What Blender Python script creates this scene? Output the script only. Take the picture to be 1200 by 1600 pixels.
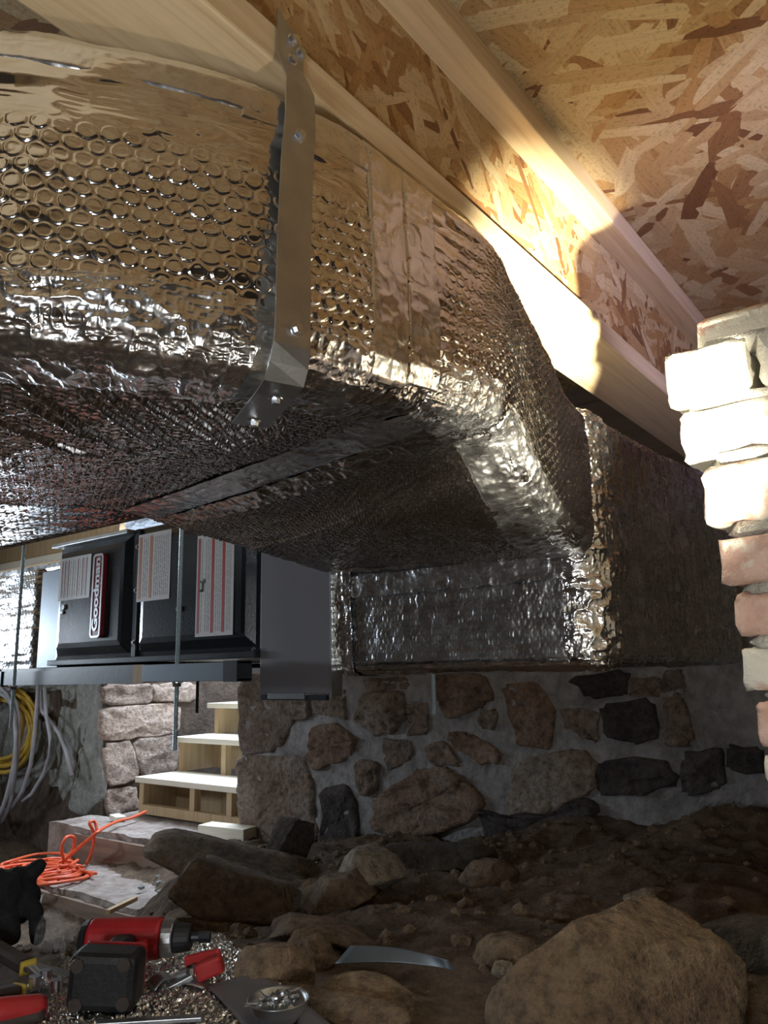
import bpy, bmesh, math, random
import numpy as np
from mathutils import Vector, Matrix

for o in list(bpy.data.objects): bpy.data.objects.remove(o)
SC = bpy.context.scene
COL = SC.collection
PI = math.pi

# ------------------------------------------------------------------ camera
# World: X runs along the floor joist, Y along the furnace face, Z up; the camera stands at the origin.
FPX = 1200.0
_p, _r, _y = map(math.radians, (11.7, 1.25, 37.0))
FW = np.array([math.cos(_y)*math.cos(_p), math.sin(_y)*math.cos(_p), math.sin(_p)])
_r0 = np.array([math.sin(_y), -math.cos(_y), 0.0]); _u0 = np.cross(_r0, FW)
RT = _r0*math.cos(_r) - _u0*math.sin(_r); UP = np.cross(RT, FW)
cam_d = bpy.data.cameras.new('camera'); cam = bpy.data.objects.new('camera', cam_d); COL.objects.link(cam)
cam_d.sensor_fit = 'HORIZONTAL'; cam_d.sensor_width = 36.0; cam_d.lens = 36.0*FPX/1200.0
cam_d.clip_start = 0.01; cam_d.clip_end = 60
cam.matrix_world = Matrix(((RT[0], UP[0], -FW[0], 0), (RT[1], UP[1], -FW[1], 0), (RT[2], UP[2], -FW[2], 0), (0, 0, 0, 1)))
SC.camera = cam

# ------------------------------------------------------------------ world, lamps, exposure
w = bpy.data.worlds.new('world'); SC.world = w; w.use_nodes = True
w.node_tree.nodes['Background'].inputs[0].default_value = (0.62, 0.78, 1.0, 1)
w.node_tree.nodes['Background'].inputs[1].default_value = 1.0
SC.view_settings.view_transform = 'Standard'; SC.view_settings.look = 'None'
SC.view_settings.exposure = 0.22; SC.view_settings.gamma = 1.0
SC.view_settings.use_curve_mapping = False

def lamp(name, typ, loc, aim=None, energy=10, col=(1, 1, 1), **kw):
    d = bpy.data.lights.new(name, typ); d.energy = energy; d.color = col
    for k, v in kw.items(): setattr(d, k, v)
    o = bpy.data.objects.new(name, d); COL.objects.link(o); o.location = loc
    if aim is not None:
        o.rotation_euler = (Vector(aim)-Vector(loc)).to_track_quat('-Z', 'Y').to_euler()
    return o
# torch lying on the dirt to the right, beam pointing up past the brick pier at the joist
lamp('torch_beam', 'SPOT', (0.32, -0.11, -0.21), (1.13, 0.54, 0.525), 1000, (1.0, 0.93, 0.74),
     spot_size=math.radians(27), spot_blend=1.0, shadow_soft_size=0.012)
lamp('torch_spill', 'SPOT', (0.32, -0.11, -0.21), (1.05, 0.40, 0.62), 6, (1.0, 0.93, 0.80),
     spot_size=math.radians(110), spot_blend=0.8, shadow_soft_size=0.02)
# violet-tinted lamp standing further right, beyond the frame
lamp('violet_lamp', 'SPOT', (0.72, -0.60, 0.42), (1.95, 0.42, 0.98), 60, (0.62, 0.58, 1.0),
     spot_size=math.radians(48), spot_blend=0.7, shadow_soft_size=0.03)
# unseen fill light added behind the camera on the left, for brightness and tape glints
lamp('fill_lamp', 'POINT', (-0.45, 0.12, -0.10), None, 19, (0.92, 0.96, 1.0), shadow_soft_size=0.09)
# daylight: hatch over the stairs, window in the left wall
lamp('hatch_daylight', 'AREA', (3.2, 3.25, 1.45), (3.1, 3.2, -0.5), 95, (0.72, 0.84, 1.0), shape='RECTANGLE', size=1.2, size_y=0.85)
lamp('window_daylight', 'AREA', (0.35, 5.05, 0.25), (0.9, 1.0, 0.0), 20, (0.74, 0.86, 1.0), shape='RECTANGLE', size=0.6, size_y=0.25)

# cool lamp standing on the left, beside the return duct
lamp('left_lamp', 'POINT', (0.98, 3.15, 0.16), None, 18, (0.80, 0.90, 1.0), shadow_soft_size=0.07)

# ------------------------------------------------------------------ helpers
def ray(px, py):
    return RT*((px-600)/FPX) - UP*((py-800)/FPX) + FW
def onX(px, py, X): d = ray(px, py); return d*(X/d[0])
def onY(px, py, Y): d = ray(px, py); return d*(Y/d[1])
def onZ(px, py, Z): d = ray(px, py); return d*(Z/d[2])

def _h(ix, iy, s): 
    v = np.sin(ix*127.1+iy*311.7+s*74.7)*43758.5453
    return v-np.floor(v)
def vn(x, y, s=0):
    x = np.asarray(x, float); y = np.asarray(y, float)
    ix, iy = np.floor(x), np.floor(y); fx, fy = x-ix, y-iy
    fx = fx*fx*(3-2*fx); fy = fy*fy*(3-2*fy)
    a, b, c, d = _h(ix, iy, s), _h(ix+1, iy, s), _h(ix, iy+1, s), _h(ix+1, iy+1, s)
    return (a*(1-fx)+b*fx)*(1-fy)+(c*(1-fx)+d*fx)*fy
def fbm(x, y, s=0, o=4):
    t = 0; a = .5
    for i in range(o):
        t = t+a*vn(x*2**i, y*2**i, s+i*7); a *= .5
    return t
def ridge(x, y, s=0, o=3):
    t = 0; a = .55
    for i in range(o):
        t = t+a*(1-np.abs(2*vn(x*2.1**i, y*2.1**i, s+i*5)-1))**2; a *= .5
    return t
def sstep(a, b, x):
    t = np.clip((x-a)/(b-a), 0, 1); return t*t*(3-2*t)
def bubbles(a, b, p=.0165, seed=3):
    """height field of bubble foil (0..1): flat caps in a hexagonal lattice with a raised rim"""
    q = p*1.7320508; best = np.full(np.shape(a), 9.); rnd = np.zeros(np.shape(a))
    wa = a+.0012*(vn(a*90, b*90, 11)-.5)*2; wb = b+.0012*(vn(a*90, b*90, 12)-.5)*2
    for k, (oa, ob) in enumerate(((0, 0), (p/2, q/2))):
        ia = np.round((wa-oa)/p); ib = np.round((wb-ob)/q)
        d = np.hypot(wa-oa-ia*p, wb-ob-ib*q); r_ = _h(ia, ib, seed+k)
        m = d < best; best = np.where(m, d, best); rnd = np.where(m, r_, rnd)
    R = p*.43
    cap = sstep(R*1.08, R*.72, best)
    rim = np.exp(-((best-R*.9)/(R*.11))**2)
    dent = (rnd-.5)*.5
    return cap*(.42+dent*.5)+rim*.62*(.6+.8*rnd)

def link(name, me, mat=None, parent=None):
    o = bpy.data.objects.new(name, me); COL.objects.link(o)
    if mat is not None: me.materials.append(mat)
    if parent is not None: o.parent = parent
    return o
def mesh_raw(name, V, F, smooth=False):
    me = bpy.data.meshes.new(name); me.from_pydata([tuple(map(float, v)) for v in V], [], F); me.update()
    if smooth: me.polygons.foreach_set('use_smooth', [True]*len(me.polygons))
    return me
def grid_mesh(name, P, flip=False, smooth=True):
    nu, nv = P.shape[:2]
    idx = np.arange(nu*nv).reshape(nu, nv)
    q = np.stack([idx[:-1, :-1], idx[1:, :-1], idx[1:, 1:], idx[:-1, 1:]], -1).reshape(-1, 4)
    if flip: q = q[:, ::-1]
    me = bpy.data.meshes.new(name); n = len(q)
    me.vertices.add(nu*nv); me.vertices.foreach_set('co', P.reshape(-1).astype(np.float32))
    me.loops.add(n*4); me.loops.foreach_set('vertex_index', q.reshape(-1).astype(np.int32))
    me.polygons.add(n); me.polygons.foreach_set('loop_start', np.arange(0, n*4, 4, dtype=np.int32))
    me.polygons.foreach_set('loop_total', np.full(n, 4, np.int32))
    me.polygons.foreach_set('use_smooth', np.full(n, smooth))
    me.update(calc_edges=True); me.validate()
    return me
def grid_normals(P):
    du = np.gradient(P, axis=0); dv = np.gradient(P, axis=1)
    n = np.cross(du, dv); return n/np.maximum(np.linalg.norm(n, axis=-1, keepdims=True), 1e-12)

def bm_box(bm, c, s, R=None, bev=0):
    r = bmesh.ops.create_cube(bm, size=1.0)
    vs = r['verts']
    for v in vs:
        v.co = Vector((v.co.x*s[0], v.co.y*s[1], v.co.z*s[2]))
    if bev > 0:
        es = list({e for v in vs for e in v.link_edges})
        rr = bmesh.ops.bevel(bm, geom=es, offset=bev, segments=2, affect='EDGES', profile=.5)
        vs = list({v for f in rr['faces'] for v in f.verts} | {v for v in vs if v.is_valid})
    for v in vs:
        co = v.co.copy()
        if R is not None: co = R @ co
        v.co = co+Vector(c)
    return vs
def bm_cyl(bm, p0, p1, r0, r1=None, seg=12, cap=True):
    r1 = r0 if r1 is None else r1
    p0, p1 = Vector(p0), Vector(p1); d = p1-p0
    q = d.to_track_quat('Z', 'Y').to_matrix()
    A = [bm.verts.new(p0+q@Vector((r0*math.cos(2*PI*i/seg), r0*math.sin(2*PI*i/seg), 0))) for i in range(seg)]
    B = [bm.verts.new(p1+q@Vector((r1*math.cos(2*PI*i/seg), r1*math.sin(2*PI*i/seg), 0))) for i in range(seg)]
    for i in range(seg):
        j = (i+1) % seg; bm.faces.new((A[i], A[j], B[j], B[i]))
    if cap: bm.faces.new(A[::-1]); bm.faces.new(B)
def bm_tube(bm, pts, r, seg=7, cap=True):
    pts = [Vector(p) for p in pts]; n = len(pts); rings = []
    up = Vector((0.13, 0.21, 0.97))
    for i, p in enumerate(pts):
        t = (pts[min(i+1, n-1)]-pts[max(i-1, 0)]).normalized()
        a = t.cross(up)
        if a.length < 1e-4: a = t.cross(Vector((1, 0, 0)))
        a.normalize(); b = t.cross(a); rr = r[i] if hasattr(r, '__len__') else r
        rings.append([bm.verts.new(p+a*(rr*math.cos(2*PI*k/seg))+b*(rr*math.sin(2*PI*k/seg))) for k in range(seg)])
        up = -b if b.dot(up) < 0 else b
        up = b.cross(t) if False else Vector((0.13, 0.21, 0.97))
    for A, B in zip(rings[:-1], rings[1:]):
        off = min(range(seg), key=lambda k: (A[0].co-B[k].co).length)
        for k in range(seg):
            bm.faces.new((A[k], A[(k+1) % seg], B[(k+1+off) % seg], B[(k+off) % seg]))
    if cap:
        bm.faces.new(rings[0][::-1]); bm.faces.new(rings[-1])
def bm_lathe(bm, prof, c, seg=32, ax=None):
    c = Vector(c); R = ax.to_track_quat('Z', 'Y').to_matrix() if ax is not None else Matrix.Identity(3)
    rings = [[bm.verts.new(c+R@Vector((r*math.cos(2*PI*i/seg), r*math.sin(2*PI*i/seg), z))) for i in range(seg)] for r, z in prof]
    for A, B in zip(rings[:-1], rings[1:]):
        for i in range(seg):
            j = (i+1) % seg; bm.faces.new((A[i], A[j], B[j], B[i]))
    bm.faces.new(rings[0][::-1]); bm.faces.new(rings[-1])
def bm_prism(bm, poly, ext):
    """poly: 3-D points of a planar outline, ext: extrusion vector"""
    e = Vector(ext); A = [bm.verts.new(Vector(p)) for p in poly]; B = [bm.verts.new(Vector(p)+e) for p in poly]
    n = len(A)
    bm.faces.new(A[::-1]); bm.faces.new(B)
    for i in range(n):
        j = (i+1) % n; bm.faces.new((A[i], A[j], B[j], B[i]))
def fin(name, bm, mat, parent=None, smooth=False, bevel=0):
    bmesh.ops.recalc_face_normals(bm, faces=bm.faces[:])
    me = bpy.data.meshes.new(name); bm.to_mesh(me); bm.free()
    if smooth: me.polygons.foreach_set('use_smooth', [True]*len(me.polygons))
    o = link(name, me, mat, parent)
    if bevel:
        m = o.modifiers.new('bevel', 'BEVEL'); m.width = bevel; m.segments = 2; m.limit_method = 'ANGLE'
    return o
def box(name, lo, hi, mat, parent=None, bev=0):
    bm = bmesh.new(); lo, hi = Vector(lo), Vector(hi)
    bm_box(bm, (lo+hi)/2, hi-lo, None, bev); return fin(name, bm, mat, parent)
def tag(o, label, cat, group=None):
    o['label'] = label; o['category'] = cat
    if group: o['group'] = group
    return o
def thing(name, loc, label, cat, group=None):
    o = bpy.data.objects.new(name, None); COL.objects.link(o); o.empty_display_size = .05
    return tag(o, label, cat, group)
def struct(o): o['kind'] = 'structure'; return o

# ------------------------------------------------------------------ materials
class NT:
    def __init__(s, name):
        s.m = bpy.data.materials.new(name); s.m.use_nodes = True; s.t = s.m.node_tree
        s.b = s.t.nodes['Principled BSDF']; s.tc = s.n('ShaderNodeTexCoord')
    def n(s, typ, **kw):
        x = s.t.nodes.new(typ)
        for k, v in kw.items(): setattr(x, k, v)
        return x
    def l(s, a, b): s.t.links.new(a, b)
    def mapping(s, scale=(1, 1, 1), rot=(0, 0, 0), loc=(0, 0, 0), src=None):
        m = s.n('ShaderNodeMapping'); m.inputs['Scale'].default_value = scale; m.inputs['Rotation'].default_value = rot
        m.inputs['Location'].default_value = loc; s.l(src or s.tc.outputs['Object'], m.inputs['Vector']); return m.outputs[0]
    def noise(s, vec, scale, detail=4, rough=.55, dist=0):
        x = s.n('ShaderNodeTexNoise'); x.inputs['Scale'].default_value = scale; x.inputs['Detail'].default_value = detail
        x.inputs['Roughness'].default_value = rough; x.inputs['Distortion'].default_value = dist; s.l(vec, x.inputs['Vector']); return x.outputs['Fac']
    def ramp(s, fac, stops, interp='LINEAR'):
        r = s.n('ShaderNodeValToRGB'); r.color_ramp.interpolation = interp; e = r.color_ramp.elements
        while len(e) < len(stops): e.new(.5)
        for i, (p, c) in enumerate(stops):
            e[i].position = p; e[i].color = (c[0], c[1], c[2], 1) if hasattr(c, '__len__') else (c, c, c, 1)
        s.l(fac, r.inputs[0]); return r.outputs[0]
    def mix(s, fac, a, b, mode='MIX'):
        x = s.n('ShaderNodeMix', data_type='RGBA', blend_type=mode)
        for v, i in ((fac, 0), (a, 6), (b, 7)):
            if hasattr(v, 'links') or hasattr(v, 'is_linked'): s.l(v, x.inputs[i])
            else: x.inputs[i].default_value = v if i == 0 else (*v, 1)
        return x.outputs[2]
    def math(s, op, a, b=0.0):
        x = s.n('ShaderNodeMath', operation=op)
        for v, i in ((a, 0), (b, 1)):
            if hasattr(v, 'is_linked'): s.l(v, x.inputs[i])
            else: x.inputs[i].default_value = v
        return x.outputs[0]
    def bump(s, h, strength=.3, dist=.01):
        x = s.n('ShaderNodeBump'); x.inputs['Strength'].default_value = strength; x.inputs['Distance'].default_value = dist
        s.l(h, x.inputs['Height']); s.l(x.outputs[0], s.b.inputs['Normal'])
    def col(s, c):
        if hasattr(c, 'is_linked'): s.l(c, s.b.inputs['Base Color'])
        else: s.b.inputs['Base Color'].default_value = (*c, 1)
    def set(s, rough=None, metal=None, **kw):
        if rough is not None:
            if hasattr(rough, 'is_linked'): s.l(rough, s.b.inputs['Roughness'])
            else: s.b.inputs['Roughness'].default_value = rough
        if metal is not None: s.b.inputs['Metallic'].default_value = metal
        for k, v in kw.items(): s.b.inputs[k.replace('_', ' ')].default_value = v

def plain(name, c, rough=.5, metal=0, var=.12, scale=18, bump=.08, bscale=60, **kw):
    t = NT(name); v = t.mapping()
    n = t.noise(v, scale)
    a = tuple(max(0, x*(1-var)) for x in c); b = tuple(min(1, x*(1+var)) for x in c)
    t.col(t.ramp(n, [(.3, a), (.7, b)])); t.set(rough, metal, **kw)
    if bump: t.bump(t.noise(v, bscale, 5), bump, .004)
    return t.m
def foil(name, rough=.14, tint=(.86, .85, .83), bump=.12, bscale=140):
    t = NT(name); v = t.mapping(); n = t.noise(v, 9)
    t.col(t.ramp(n, [(.3, tuple(x*.9 for x in tint)), (.7, tint)])); t.set(None, 1.0)
    t.set(rough=t.ramp(t.noise(v, 30), [(.3, rough*.75), (.75, rough*1.35)]))
    t.bump(t.noise(v, bscale, 3), bump, .003); return t.m
def wood(name, c, dark, axis=0, ring=22, rough=.62):
    t = NT(name); sc = [1.0, 1.0, 1.0]; sc[axis] = .05
    v = t.mapping(tuple(sc)); g = t.noise(v, ring*3, 6, .65, .6); g2 = t.noise(t.mapping(tuple(x if i != axis else .02 for i, x in enumerate((1, 1, 1)))), 160, 3)
    base = t.ramp(g, [(.3, dark), (.5, c), (.75, tuple(min(1, x*1.1) for x in c))])
    t.col(t.mix(.22, base, t.ramp(g2, [(.35, tuple(x*.6 for x in c)), (.65, c)]))); t.set(rough)
    t.bump(t.math('ADD', g, g2), .12, .003); return t.m
def osb(name, plane='XY', gain=1.0, seed=0.0, fs=.8):
    """oriented strand board: layered wood flakes at many angles"""
    t = NT(name)
    rot0 = (0, 0, 0) if plane == 'XY' else (PI/2, 0, 0)
    base = t.mapping((1, 1, 1), rot0, (seed, seed*.7, 0))
    sep = t.n('ShaderNodeSeparateXYZ'); t.l(base, sep.inputs[0])
    cmb = t.n('ShaderNodeCombineXYZ'); t.l(sep.outputs[0], cmb.inputs[0]); t.l(sep.outputs[1], cmb.inputs[1])
    flat = cmb.outputs[0]
    wob = t.noise(flat, 26, 3)
    col = pri = None
    g = gain
    stops = [(0, (.20*g, .085*g, .03*g)), (.10, (.33*g, .16*g, .055*g)), (.24, (.50*g, .28*g, .10*g)), (.45, (.58*g, .39*g, .18*g)),
             (.65, (.66*g, .48*g, .24*g)), (.83, (.74*g, .57*g, .32*g)), (1, (.52*g, .33*g, .15*g))]
    for i, (ang, sx, sy) in enumerate(((.25, 7, 34), (-.5, 9, 30), (1.1, 8, 40), (.05, 6, 26), (-1.2, 10, 36), (2.2, 9, 44), (.6, 5, 30))):
        v = t.mapping((sx*fs*.75, sy*fs, 1), (0, 0, 0), (i*3.7+seed, i*1.9, 0), t.mapping((1, 1, 1), (0, 0, ang), (0, 0, 0), flat))
        vo = t.n('ShaderNodeTexVoronoi', voronoi_dimensions='2D', distance='MINKOWSKI'); vo.inputs['Scale'].default_value = 1.0
        vo.inputs['Exponent'].default_value = 3.5; vo.inputs['Randomness'].default_value = .85; t.l(v, vo.inputs['Vector'])
        s3 = t.n('ShaderNodeSeparateColor'); t.l(vo.outputs['Color'], s3.inputs[0])
        c = t.ramp(s3.outputs[0], stops)
        gr = t.noise(t.mapping((.6, 6, 1), (0, 0, 0), (0, 0, 0), v), 3.2, 5, .7)
        c = t.mix(.75, c, t.ramp(gr, [(.25, .45), (.55, 1.0), (.8, 1.15)]), 'MULTIPLY')
        p = t.math('SUBTRACT', s3.outputs[1], t.math('MULTIPLY', vo.outputs['Distance'], .35))
        if col is None: col, pri = c, p
        else:
            m = t.math('GREATER_THAN', p, pri); col = t.mix(m, col, c); pri = t.math('MAXIMUM', pri, p)
    spk = t.ramp(t.noise(flat, 130, 4, .7), [(.36, .35), (.46, 1.0)])
    col = t.mix(.55, col, spk, 'MULTIPLY')
    t.col(col); t.set(.7)
    t.bump(t.math('ADD', pri, t.math('MULTIPLY', wob, .3)), .5, .006)
    return t.m

M = {}
M['foil'] = foil('bubble_foil', .13, (.86, .84, .81), .06, 90)
M['foil_fine'] = foil('underside_foil', .14, (.78, .75, .73), .10, 120)
M['foil_sheet'] = foil('spread_foil', .2, (.93, .95, .95), .3, 120)
M['foil_rough'] = foil('dull_foil', .25, (.84, .86, .88), .2, 80)
M['tape'] = foil('foil_tape', .24, (.88, .88, .88), .2, 60)
M['galv'] = plain('galvanised_steel', (.52, .54, .55), .38, 1.0, .12, 30, .05, 260)
M['zinc'] = plain('zinc_screw', (.75, .78, .82), .22, 1.0, .05, 30, .0)
M['greysheet'] = plain('grey_sheet_metal', (.17, .165, .18), .5, .3, .05, 6, .03, 200)
M['sheetblue'] = plain('dull_blue_steel', (.16, .19, .22), .45, .6, .08, 10, .03, 150)
M['rail'] = plain('rail_black', (.018, .024, .03), .42, .1, .2, 20, .05)
M['furnace'] = plain('furnace_black_enamel', (.010, .014, .019), .24, 0, .2, 12, .1, 240, Specular_IOR_Level=.5)
M['furnace2'] = plain('furnace_trim', (.03, .038, .046), .3, .3, .2, 12, .06, 200)
M['label'] = plain('label_paper', (.62, .63, .64), .5, 0, .04, 30, 0)
M['red'] = plain('label_red', (.42, .025, .03), .5, 0, .05, 30, 0)
M['orange'] = plain('label_orange', (.52, .17, .04), .5, 0, .05, 30, 0)
M['ink'] = plain('ink_grey', (.42, .43, .44), .6, 0, .1, 90, 0)
M['black'] = plain('ink_black', (.02, .02, .022), .6, 0, .1, 50, 0)
M['badge'] = plain('badge_red', (.22, .015, .025), .35, 0, .1, 20, 0)
M['chrome'] = plain('badge_silver', (.72, .73, .75), .3, .7, .04, 20, 0)
M['joistwood'] = wood('joist_flange_wood', (.78, .60, .36), (.62, .42, .20), 0, 14)
M['treadwood'] = wood('tread_wood', (.80, .75, .62), (.70, .62, .46), 1, 10)
M['postwood'] = wood('stair_frame_wood', (.50, .36, .20), (.36, .24, .12), 2, 10)
M['oldwood'] = wood('old_board', (.20, .14, .10), (.10, .07, .05), 1, 12)
M['osb_c'] = osb('osb_ceiling', 'XY', .82, 0)
M['osb_w'] = osb('osb_web', 'XZ', 1.05, 5.3, 1.15)
M['orangecord'] = plain('orange_cord', (.75, .13, .05), .45, 0, .1, 30, .05)
M['yellowhose'] = plain('yellow_hose', (.55, .36, .06), .45, 0, .15, 14, .05)
M['greycable'] = plain('grey_cable', (.42, .42, .46), .4, 0, .15, 14, .05)
M['rubber'] = plain('black_rubber', (.012, .012, .013), .55, 0, .3, 30, .2, 120)
M['drillred'] = plain('drill_red', (.42, .02, .025), .38, 0, .12, 30, .05)
M['redgrip'] = plain('red_grip', (.48, .03, .03), .42, 0, .15, 30, .05)
M['darkgrip'] = plain('dark_grip', (.05, .035, .028), .55, 0, .3, 30, .1)
M['yellow'] = plain('yellow_band', (.55, .40, .05), .5, 0, .1, 30, 0)
M['glove'] = plain('black_knit', (.011, .011, .014), .85, 0, .4, 60, .5, 220)

def stone_mat(name, stops, bs=1.0, scale=7):
    t = NT(name); v = t.mapping(); gi = t.n('ShaderNodeObjectInfo')
    off = t.n('ShaderNodeVectorMath', operation='ADD'); t.l(v, off.inputs[0]); t.l(gi.outputs['Random'], off.inputs[1])
    n = t.noise(off.outputs[0], scale, 7, .62, .6); n2 = t.noise(off.outputs[0], 46, 5, .7)
    c = t.ramp(n, stops); hs = t.n('ShaderNodeHueSaturation'); t.l(c, hs.inputs['Color'])
    t.l(t.math('ADD', t.math('MULTIPLY', gi.outputs['Random'], .4), .78), hs.inputs['Value'])
    t.col(t.mix(.8, hs.outputs[0], t.ramp(n2, [(.32, .28), (.52, 1.0), (.68, 1.35)]), 'MULTIPLY')); t.set(.88)
    t.bump(t.math('ADD', n, n2), 1.0*bs, .022); return t.m
M['stone'] = stone_mat('rubble_stone', [(.25, (.10, .075, .06)), (.42, (.24, .17, .125)), (.55, (.30, .24, .19)), (.75, (.36, .33, .30))])
M['stone_red'] = stone_mat('rubble_stone_rusty', [(.25, (.13, .08, .055)), (.45, (.25, .16, .11)), (.6, (.31, .22, .16)), (.8, (.36, .31, .27))])
M['stone_dark'] = stone_mat('rubble_stone_dark', [(.25, (.035, .03, .03)), (.5, (.085, .07, .065)), (.8, (.16, .14, .13))])
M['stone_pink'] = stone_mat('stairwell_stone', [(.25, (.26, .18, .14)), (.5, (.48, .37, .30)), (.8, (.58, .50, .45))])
M['rock'] = stone_mat('field_rock', [(.25, (.13, .085, .05)), (.5, (.24, .165, .10)), (.75, (.31, .23, .15))], 1.0, 9)
M['rock_pale'] = stone_mat('pale_rock', [(.25, (.30, .24, .17)), (.6, (.44, .37, .28)), (.8, (.5, .45, .38))])
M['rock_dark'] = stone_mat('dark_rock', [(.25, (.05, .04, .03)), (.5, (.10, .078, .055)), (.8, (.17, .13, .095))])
def mortar_mat(name, a, b, c):
    t = NT(name); v = t.mapping(); n = t.noise(v, 5, 7, .65, 1.2); n2 = t.noise(v, 28, 6, .7)
    t.col(t.mix(.6, t.ramp(n, [(.3, a), (.5, b), (.7, c)]), t.ramp(n2, [(.3, .4), (.6, 1.05)]), 'MULTIPLY')); t.set(.92)
    t.bump(t.math('ADD', n, n2), .9, .02); return t.m
M['mortar'] = mortar_mat('lime_mortar', (.19, .18, .175), (.36, .35, .345), (.45, .445, .44))
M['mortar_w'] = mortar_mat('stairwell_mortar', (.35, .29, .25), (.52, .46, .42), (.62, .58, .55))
M['soilwall'] = mortar_mat('brown_earth_mortar', (.055, .04, .03), (.10, .07, .05), (.16, .115, .085))
M['render'] = mortar_mat('grey_render', (.20, .20, .18), (.34, .35, .32), (.42, .43, .40))
M['concrete'] = mortar_mat('dusty_concrete', (.22, .17, .14), (.38, .32, .28), (.48, .43, .40))
def dirt_mat():
    t = NT('dirt'); v = t.mapping(); n = t.noise(v, 3.2, 8, .68, .5); n2 = t.noise(v, 42, 7, .75); n3 = t.noise(v, 150, 3, .6)
    c = t.ramp(n, [(.28, (.075, .048, .031)), (.48, (.14, .094, .06)), (.7, (.22, .155, .10))])
    c = t.mix(.7, c, t.ramp(n2, [(.32, .35), (.5, .9), (.7, 1.4)]), 'MULTIPLY')
    c = t.mix(t.ramp(n3, [(.72, 0.0), (.78, .6)]), c, (.42, .36, .28))
    t.col(c); t.set(.95); t.bump(t.math('ADD', t.math('MULTIPLY', n2, 1.0), n3), .9, .015); return t.m
M['dirt'] = dirt_mat()
def brick_mat(name, wash):
    t = NT(name); v = t.mapping(); gi = t.n('ShaderNodeObjectInfo')
    off = t.n('ShaderNodeVectorMath', operation='ADD'); t.l(v, off.inputs[0]); t.l(gi.outputs['Random'], off.inputs[1])
    n = t.noise(off.outputs[0], 13, 7, .6, .5); n2 = t.noise(off.outputs[0], 60, 5, .7); n3 = t.noise(off.outputs[0], 26, 4)
    br = t.mix(.5, t.ramp(n3, [(.3, (.50, .30, .22)), (.7, (.62, .44, .36))]), t.ramp(n2, [(.3, .6), (.6, 1.0)]), 'MULTIPLY')
    thr = t.math('ADD', n, t.math('ADD', t.math('MULTIPLY', t.math('SUBTRACT', gi.outputs['Random'], .5), .16), wash))
    c = t.mix(t.ramp(thr, [(.47, 0.0), (.53, 1.0)]), br, (.62, .59, .50))
    c = t.mix(t.ramp(t.noise(off.outputs[0], 9, 5), [(.66, 0.0), (.70, .8)]), c, (.26, .27, .26))
    t.col(c); t.set(.85); t.bump(t.math('ADD', n, n2), .6, .008); return t.m
M['brick'] = brick_mat('worn_brick', -.03); M['brick_glare'] = brick_mat('whitewashed_glare_brick', .16)  # second one whiter: torch glare on two upper courses put into the whitewash
M['brickmortar'] = mortar_mat('brick_mortar', (.36, .33, .27), (.55, .52, .44), (.66, .63, .54))
def film(name):
    t = NT(name); t.col((.85, .87, .9)); t.set(.10, 0, Alpha=.16); v = t.mapping(); t.bump(t.noise(v, 40, 4), .4, .01); return t.m
M['film'] = film('clear_film')

# ================================================================== SETTING
# ------------------------------------------------------------------ dirt floor
GP = np.array([(.3, 0, -.43), (.64, .94, -.43), (.84, 1.115, -.435), (.78, .70, -.43), (1.4, .53, -.465), (1.2, .9, -.455), (1.6, 1.3, -.51),
    (2.45, .55, -.40), (2.45, .95, -.49), (2.45, 1.65, -.61), (2.45, 2.5, -.70), (1.6, 1.75, -.53), (2.1, 2.2, -.70), (1.0, 1.5, -.53), (1.2, 1.9, -.67),
    (1.45, 2.3, -.84), (1.75, 2.6, -.93), (1.4, 3., -.95), (2.4, 4., -.95), (.5, 2., -.70), (0, 1.5, -.5), (-1, 0, -.43), (0, 3., -.9), (1.5, 0, -.45),
    (2.5, -.5, -.40), (-1, 4., -.9), (2.0, 1.2, -.53), (2., .6, -.45), (.2, -1, -.43), (2., 5., -.95), (-1.5, -1.5, -.43), (.45, 1.25, -.46), (2.05, 1.8, -.60)])
def ground0(x, y):
    x = np.asarray(x, float); y = np.asarray(y, float)
    num = 0; den = 0
    for a, b, c in GP:
        wgt = 1/((x-a)**2+(y-b)**2+.012)**1.7; num = num+wgt*c; den = den+wgt
    return num/den
def ground(x, y):
    g = ground0(x, y)
    near = np.exp(-(((np.asarray(x)-.7)/.45)**2+((np.asarray(y)-.85)/.45)**2)*.8)
    n = (fbm(np.asarray(x)*3.1, np.asarray(y)*3.1, 2, 4)-.47)*.11
    n2 = (ridge(np.asarray(x)*9, np.asarray(y)*9, 5, 3)-.45)*.03+(fbm(np.asarray(x)*30, np.asarray(y)*30, 9, 3)-.45)*.016
    return g+(n+n2)*(1-.85*near)
gx = np.concatenate([np.linspace(-2, .35, 30), np.linspace(.37, 2.5, 215)]); gy = np.concatenate([np.linspace(-2, .1, 40), np.linspace(.11, 3.0, 270), np.linspace(3.03, 5.2, 70)])
XX, YY = np.meshgrid(gx, gy, indexing='ij')
floor = struct(link('floor', grid_mesh('floor', np.stack([XX, YY, ground(XX, YY)], -1)), M['dirt']))
def gpt(px, py, it=60):
    d = ray(px, py); t = .5
    for i in range(400):
        p = d*t
        if p[2] < float(ground(p[0], p[1])): break
        t += .008
    p = d*t; p[2] = float(ground(p[0], p[1])); return p

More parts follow.
